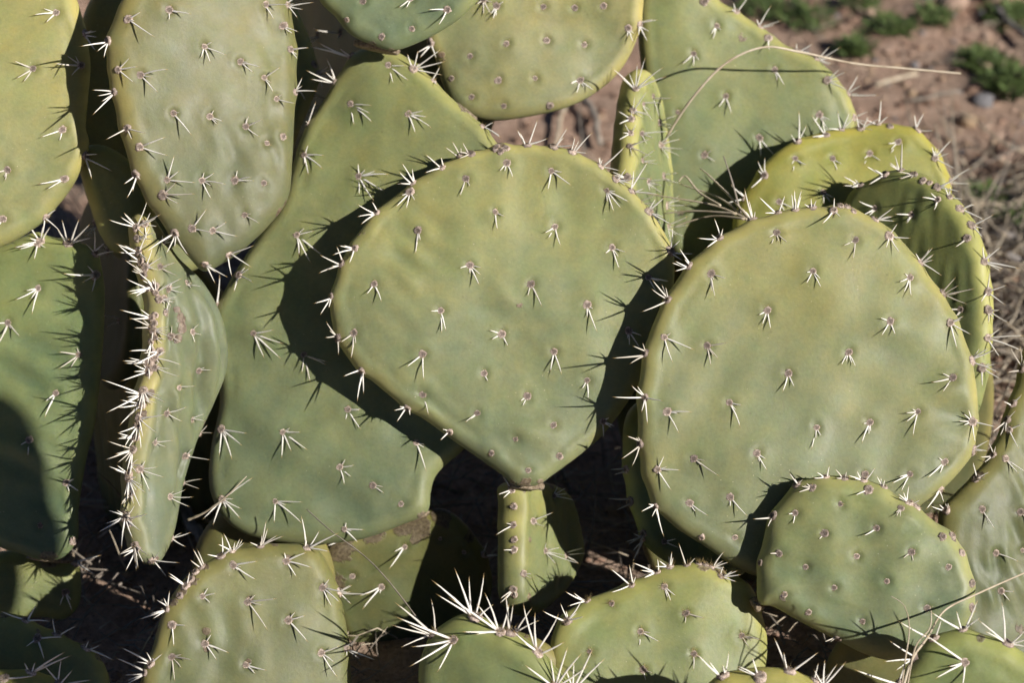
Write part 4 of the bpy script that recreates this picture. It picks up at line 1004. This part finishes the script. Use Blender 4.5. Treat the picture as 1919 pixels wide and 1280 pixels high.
# ------------------------------------------------------------------ straws, twigs
def tube(points, radii, sides=5):
    vs, fs = [], []
    n = len(points)
    for i, p in enumerate(points):
        a = points[max(i - 1, 0)]; b = points[min(i + 1, n - 1)]
        t = (b - a).normalized()
        s = t.orthogonal().normalized() if i == 0 else (prev - t * prev.dot(t)).normalized()
        prev = s
        o = t.cross(s)
        for k in range(sides):
            q = 2 * math.pi * k / sides
            vs.append(p + (s * math.cos(q) + o * math.sin(q)) * radii[i])
    for i in range(n - 1):
        for k in range(sides):
            fs.append((i * sides + k, i * sides + (k + 1) % sides, (i + 1) * sides + (k + 1) % sides, (i + 1) * sides + k))
    fs.append(tuple(range(sides))[::-1]); fs.append(tuple((n - 1) * sides + k for k in range(sides)))
    return vs, fs

def catmull(P, m=10):
    out = []
    n = len(P)
    for i in range(n - 1):
        p0, p1, p2, p3 = P[max(i - 1, 0)], P[i], P[i + 1], P[min(i + 2, n - 1)]
        for k in range(m):
            t = k / m
            out.append(0.5 * ((2 * p1) + (p2 - p0) * t + (2 * p0 - 5 * p1 + 4 * p2 - p3) * t * t + (3 * p1 - p0 - 3 * p2 + p3) * t ** 3))
    out.append(P[-1])
    return out

def strand(name, pts, r0, r1, mat, label, cat, group=None, parent=None):
    P = catmull([at(x, y, d) for x, y, d in pts])
    base = P[0].copy()
    n = len(P)
    rr = random.Random(len(pts) * 17 + int(pts[0][0]))
    vs, fs = tube([p - base for p in P], [(r0 + (r1 - r0) * i / (n - 1)) * rr.uniform(0.85, 1.15) for i in range(n)])
    o = link(name, mesh_from(name, [tuple(v) for v in vs], fs, [mat]), parent)
    o.location = base
    if not parent: tag(o, label, cat, group)
    return o

strand("straw", [(1236, 300, 1.888), (1252, 252, 1.872), (1300, 180, 1.852), (1360, 118, 1.848), (1430, 88, 1.852), (1500, 97, 1.865), (1600, 118, 1.89), (1700, 128, 1.91), (1800, 137, 1.93)], 0.0012, 0.0007, MAT_STRAW,
       "long thin straw arching over the smooth pale pad behind", "straw")
strand("straw", [(575, 955, 1.74), (620, 995, 1.725), (680, 1040, 1.715), (720, 1080, 1.70), (760, 1130, 1.69), (800, 1185, 1.68)], 0.0004, 0.0006, MAT_STRAW_DK,
       "thin grey stalk falling onto the low pad with very long spines", "straw")
strand("straw", [(1934, 1068, 1.70), (1830, 1114, 1.675), (1770, 1145, 1.665), (1738, 1195, 1.62), (1710, 1235, 1.60), (1692, 1290, 1.59)], 0.0006, 0.0011, MAT_STRAW,
       "pale bent straw crossing between the knobbly pad and the dark corner pad", "straw")
strand("straw", [(1670, 1118, 1.62), (1695, 1137, 1.615), (1704, 1180, 1.605), (1696, 1240, 1.60), (1688, 1300, 1.60)], 0.0003, 0.0006, MAT_STRAW,
       "short upright straw with a hooked tip beside the dark corner pad", "straw")
strand("straw", [(1745, 1145, 1.61), (1742, 1178, 1.605), (1715, 1215, 1.60), (1700, 1290, 1.59)], 0.0004, 0.0006, MAT_STRAW,
       "fine straw leaning against the bent straw by the corner pad", "straw")
sp = link("dry_sprig", None)
sp.location = (0, 0, 0)
sprig_base = at(1405, 412, 1.80)
sp.location = sprig_base
tag(sp, "branching dry grass sprig between the heart-shaped and round pads", "dry grass")
for tip in ([(1405, 412, 1.80), (1340, 385, 1.82), (1270, 372, 1.83), (1205, 362, 1.84)], [(1405, 412, 1.80), (1370, 370, 1.82), (1330, 330, 1.84), (1312, 315, 1.85)], [(1395, 410, 1.80), (1330, 405, 1.82), (1262, 425, 1.83)],
            [(1390, 408, 1.81), (1372, 340, 1.82), (1356, 292, 1.83)], [(1400, 412, 1.80), (1350, 372, 1.83), (1275, 345, 1.85)], [(1380, 400, 1.80), (1300, 395, 1.82), (1245, 400, 1.83)],
            [(1350, 385, 1.81), (1310, 360, 1.83), (1285, 330, 1.84), (1272, 340, 1.84)]):
    P = catmull([at(*q) - sprig_base for q in tip], 7)
    vs, fs = tube(P, [0.0011 - 0.0007 * i / len(P) for i in range(len(P))], 4)
    link("stalk", mesh_from("stalk", [tuple(v) for v in vs], fs, [MAT_STRAW_DK if tip[1][0] in (1372,) else MAT_STRAW]), sp)
# sprig beside the edge-on pad
strand("straw", [(462, 893, 1.735), (425, 930, 1.74), (385, 960, 1.75), (352, 975, 1.76)], 0.0004, 0.0012, MAT_STRAW, "stiff pale stalk jutting from behind the edge-on pad's lower end", "straw")

# ------------------------------------------------------------------ stones, gravel, weeds, twigs, grass
def blob(r, sub_r, squash=0.7):
    import bmesh
    bm = bmesh.new()
    bmesh.ops.create_icosphere(bm, subdivisions=2, radius=1.0)
    ofs = Vector((r.uniform(0, 50), r.uniform(0, 50), r.uniform(0, 50)))
    sx, sy = r.uniform(0.8, 1.25), r.uniform(0.75, 1.1)
    for v in bm.verts:
        k = 1 + 0.34 * mnoise.noise(v.co * 1.1 + ofs) + 0.14 * mnoise.noise(v.co * 2.8 + ofs)
        v.co = Vector((v.co.x * k * sx, v.co.y * k * sy, v.co.z * k * squash))
    me = bpy.data.meshes.new("stone")
    bm.to_mesh(me); bm.free()
    me.polygons.foreach_set("use_smooth", [True] * len(me.polygons))
    return me

STONE_ME = {}
def stone(x, y, rpx, col, label, group=None, sq=0.7, seed=0):
    r = random.Random(seed + int(x * 7 + y))
    p = on_ground(x, y)
    p = on_ground(x, y, ground_z(p.x, p.y))
    depth = (p - CAM).dot(FWD)
    rad = rpx * depth / FPX
    key = (col, r.randint(0, 4))
    if key not in STONE_ME:
        me = blob(r, 1.0, sq)
        me.materials.append(MAT_STONE[col])
        STONE_ME[key] = me
    o = link("stone", STONE_ME[key])
    o.location = (p.x, p.y, ground_z(p.x, p.y) + rad * 0.28)
    o.scale = (rad, rad, rad)
    o.rotation_euler = (r.uniform(-0.3, 0.3), r.uniform(-0.3, 0.3), r.uniform(0, 6.28))
    tag(o, label, "stone", group)
stone(1785, 14, 27, "pink", "pale pink stone beside the weeds, between two green tufts")
stone(1862, -4, 34, "pink", "large salmon pink stone at the far end of the bare soil")
stone(1812, 232, 21, "tan", "pale peach stone beside a round grey stone on the soil")
stone(1840, 194, 20, "grey", "round grey stone between the peach stone and the green weeds")
stone(1822, 166, 11, "brown", "small reddish stone touching the grey stone by the weeds")
stone(1737, 186, 15, "brown", "dark brown stone on open soil beside a small orange pebble")
stone(1709, 178, 10, "tan", "small orange pebble beside the dark brown stone")
stone(1838, 30, 12, "grey", "dark grey stone beside the pale pink stone")
stone(1880, 300, 14, "pink", "pale stone half buried among dry straws")
r = random.Random(5)
for i in range(215):
    while True:
        x, y = r.uniform(1420, 1930), r.uniform(-8, 520)
        if y < 60 + (x - 1400) * 0.9: break
    big = r.random() < 0.15
    col = r.choice(["pink", "pink", "brown", "brown", "tan", "grey", "brown"])
    word = {"pink": "pinkish", "brown": "reddish brown", "tan": "tan", "grey": "grey"}[col]
    stone(x, y, r.uniform(8, 13) if big else r.uniform(4, 7.5), col, "%s %s pebble scattered on the bare soil" % ("larger" if big else "small", word), "%s %s pebbles on the soil" % ("larger" if big else "small", word), 0.7, i)
for i in range(14):
    x, y = r.uniform(950, 1150), r.uniform(170, 300)
    stone(x, y, r.uniform(4, 9), r.choice(["pink", "brown"]), "pebble in the soil gap above the heart-shaped pad", "pebbles in the soil gap")

def scatter_gravel():
    rr = random.Random(11)
    vs, fs = [], []
    ico = [(0, 0, 1), (0.9, 0, 0.3), (0.28, 0.85, 0.3), (-0.73, 0.53, 0.3), (-0.73, -0.53, 0.3), (0.28, -0.85, 0.3)]
    tri = [(0, 1, 2), (0, 2, 3), (0, 3, 4), (0, 4, 5), (0, 5, 1)]
    for _ in range(16000):
        x, y = rr.uniform(-0.9, 1.3), rr.uniform(1.3, 3.6)
        s = rr.choice([0.002, 0.003, 0.003, 0.004, 0.006])
        z = ground_z(x, y)
        b0 = len(vs)
        a = rr.uniform(0, 6.28)
        for (px_, py_, pz_) in ico:
            qx, qy = px_ * math.cos(a) - py_ * math.sin(a), px_ * math.sin(a) + py_ * math.cos(a)
            j = rr.uniform(0.7, 1.3)
            vs.append((x + qx * s * j, y + qy * s * j, z + (pz_ * 0.8 - 0.25) * s * j))
        for t in tri: fs.append((b0 + t[0], b0 + t[1], b0 + t[2]))
    o = link("gravel", mesh_from("gravel", vs, fs, [MAT_STONE["brown"], MAT_STONE["pink"], MAT_STONE["tan"]], False, [(i // 5 * 7919) % 3 if (i // 5) % 2 else 0 for i in range(len(fs))]))
    tag(o, "fine reddish gravel strewn over the bare soil", "gravel", kind="stuff")
scatter_gravel()

def weed(x, y, rpx, label, n=170):
    rr = random.Random(int(x + y * 3))
    p = on_ground(x, y)
    depth = (p - CAM).dot(FWD)
    R = rpx * 1.3 * depth / FPX
    vs, fs = [], []
    for _ in range(n):
        a = rr.uniform(0, 6.28); q = R * math.sqrt(rr.random())
        bx, by = q * math.cos(a), q * math.sin(a) * 1.1
        h = rr.uniform(0.002, 0.013) * (1.25 - q / R)
        d = rr.uniform(0, 6.28)
        w = rr.uniform(0.0018, 0.0042); L = rr.uniform(0.008, 0.022)
        up = rr.uniform(0.1, 0.8)
        t = Vector((math.cos(d), math.sin(d), up)).normalized()
        s = t.cross(Vector((0, 0, 1))).normalized()
        b = Vector((bx, by, h))
        b0 = len(vs)
        vs += [b, b + t * L * 0.5 + s * w, b + t * L, b + t * L * 0.5 - s * w]
        fs.append((b0, b0 + 1, b0 + 2, b0 + 3))
    for _ in range(14):
        a = rr.uniform(0, 6.28); q = R * math.sqrt(rr.random()) * 0.8
        b = Vector((q * math.cos(a), q * math.sin(a), -0.004)); t = b + Vector((rr.uniform(-.004, .004), rr.uniform(-.004, .004), 0.022))
        b0 = len(vs)
        vs += [b + Vector((0.0008, 0, 0)), b - Vector((0.0008, 0, 0)), t]
        fs.append((b0, b0 + 1, b0 + 2))
    o = link("weed_tuft", mesh_from("weed_tuft", [tuple(v) for v in vs], fs, [MAT_WEED], False))
    o.location = (p.x, p.y, ground_z(p.x, p.y))
    tag(o, label, "weed", "green weeds on the soil")
weed(1668, 60, 30, "bright green weed tuft alone on open soil, below grey litter", 200)
weed(1752, 36, 30, "thin dark green weed touching the pale pink stone", 130)
weed(1598, 104, 24, "small dull weed patch by the long straw")
weed(1895, 32, 38, "dense weed tuft beside the large salmon stone", 220)
weed(1842, 128, 36, "broad green weed patch above the round grey stone", 260)
weed(1895, 165, 46, "wide sprawling weed patch right of the round grey stone", 300)
weed(1450, 18, 52, "green weed mat close behind the smooth pale pad's edge", 240)
weed(1520, 48, 40, "sparse weed mat beside the smooth pale pad's shoulder", 140)
weed(1612, 8, 28, "low weed patch at the far end of the soil", 120)
weed(1848, 380, 40, "dim weed patch under straws beside the yellow-green pad", 180)
weed(1905, 420, 36, "weed tuft under the grey stick", 160)

def ground_stick(name, a, b, r0, r1, mat, label, cat, lift=0.006, sag=0.0):
    A, B = on_ground(*a), on_ground(*b)
    pts = []
    rr = random.Random(int(a[0] * 3 + b[1]))
    for i in range(9):
        t = i / 8
        p = A.lerp(B, t)
        p.x += rr.uniform(-1, 1) * r0 * 0.6; p.y += rr.uniform(-1, 1) * r0 * 0.6
        p.z = ground_z(p.x, p.y) + lift + r0
        pts.append(p)
    base = pts[0].copy()
    vs, fs = tube([p - base for p in pts], [r0 + (r1 - r0) * i / 8 for i in range(9)], 6)
    o = link(name, mesh_from(name, [tuple(v) for v in vs], fs, [mat]))
    o.location = base
    tag(o, label, cat)
ground_stick("twig", (1862, 448), (1945, 478), 0.0055, 0.0050, MAT_WOOD, "thick grey stick on the ground beside the dark shaded pad", "twig")
ground_stick("twig", (1872, 508), (1950, 520), 0.0050, 0.0040, MAT_WOOD, "dark grey stick lying below the thick grey stick", "twig")
ground_stick("twig", (1640, 178), (1716, 150), 0.0026, 0.0020, MAT_STRAW, "short pale stick on open soil near the orange pebble", "twig")
ground_stick("twig", (1862, 20), (1935, 95), 0.0040, 0.0032, MAT_WOOD, "greyish stick slanting past the dense weed tuft", "twig")
ground_stick("twig", (1702, 208), (1800, 186), 0.0022, 0.0014, MAT_STRAW_DK, "thin grey stick pointing at the round grey stone", "twig")
ground_stick("twig", (1062, 190), (1040, 300), 0.0030, 0.0020, MAT_STRAW, "pale stem lying in the soil gap above the heart-shaped pad", "twig")
ground_stick("twig", (1096, 205), (1128, 300), 0.0040, 0.0036, MAT_STRAW_DK, "thick grey stem lying in the soil gap by the narrow spiny pad", "twig")
ground_stick("twig", (345, 960), (385, 1075), 0.0060, 0.0045, MAT_WOOD, "dark grey stick standing in the shade beside the edge-on pad", "twig", 0.02)

def scatter_straw():
    rr = random.Random(21)
    vs, fs, mi = [], [], []
    def blade(x, y, L, w, flat, mat, heading=None):
        z = ground_z(x, y)
        a = rr.uniform(0, 6.28) if heading is None else heading + rr.gauss(0, 0.5)
        el = rr.uniform(-0.02, 0.25) if flat else rr.uniform(0.3, 1.2)
        d = Vector((math.cos(a) * math.cos(el), math.sin(a) * math.cos(el), math.sin(el)))
        bendv = Vector((rr.uniform(-1, 1), rr.uniform(-1, 1), rr.uniform(-0.6, 0.2))) * L * 0.22
        pts = [Vector((x, y, z + 0.003 + rr.uniform(0, 0.012))) + d * L * t + bendv * t * t for t in (0, 0.33, 0.66, 1)]
        for p in pts: p.z = max(p.z, ground_z(p.x, p.y) + 0.002)
        v2, f2 = tube(pts, [w, w, w * 0.8, w * 0.3], 3)
        b0 = len(vs)
        vs.extend([tuple(v) for v in v2])
        for f in f2: fs.append(tuple(i + b0 for i in f)); mi.append(mat)
    # litter between the pads
    for _ in range(2600):
        y_ = rr.uniform(1.30, 2.15)
        blade(rr.uniform(-0.55, 0.62), y_, rr.uniform(0.03, 0.14) if y_ > 1.52 else rr.uniform(0.02, 0.06), rr.uniform(0.0005, 0.0012), rr.random() < 0.75 or y_ < 1.52, rr.choice([0, 1, 1]))
    # drift of straw right of the thicket
    for _ in range(250):
        p = on_ground(rr.uniform(1790, 1960), rr.uniform(310, 760))
        blade(p.x, p.y, rr.uniform(0.06, 0.2), rr.uniform(0.0009, 0.0018), rr.random() < 0.85, rr.choice([0, 0, 0, 1]), 0.1 if rr.random() < 0.6 else None)
    # thin litter over the soil
    for _ in range(420):
        blade(rr.uniform(0.1, 1.2), rr.uniform(2.1, 3.4), rr.uniform(0.02, 0.08), rr.uniform(0.0005, 0.0010), True, rr.choice([0, 1, 1]))
    o = link("dry_grass", mesh_from("dry_grass", vs, fs, [MAT_STRAW, MAT_STRAW_DK], True, mi))
    tag(o, "dry straw and dead grass littering the ground under the cacti", "dry grass", kind="stuff")
scatter_straw()
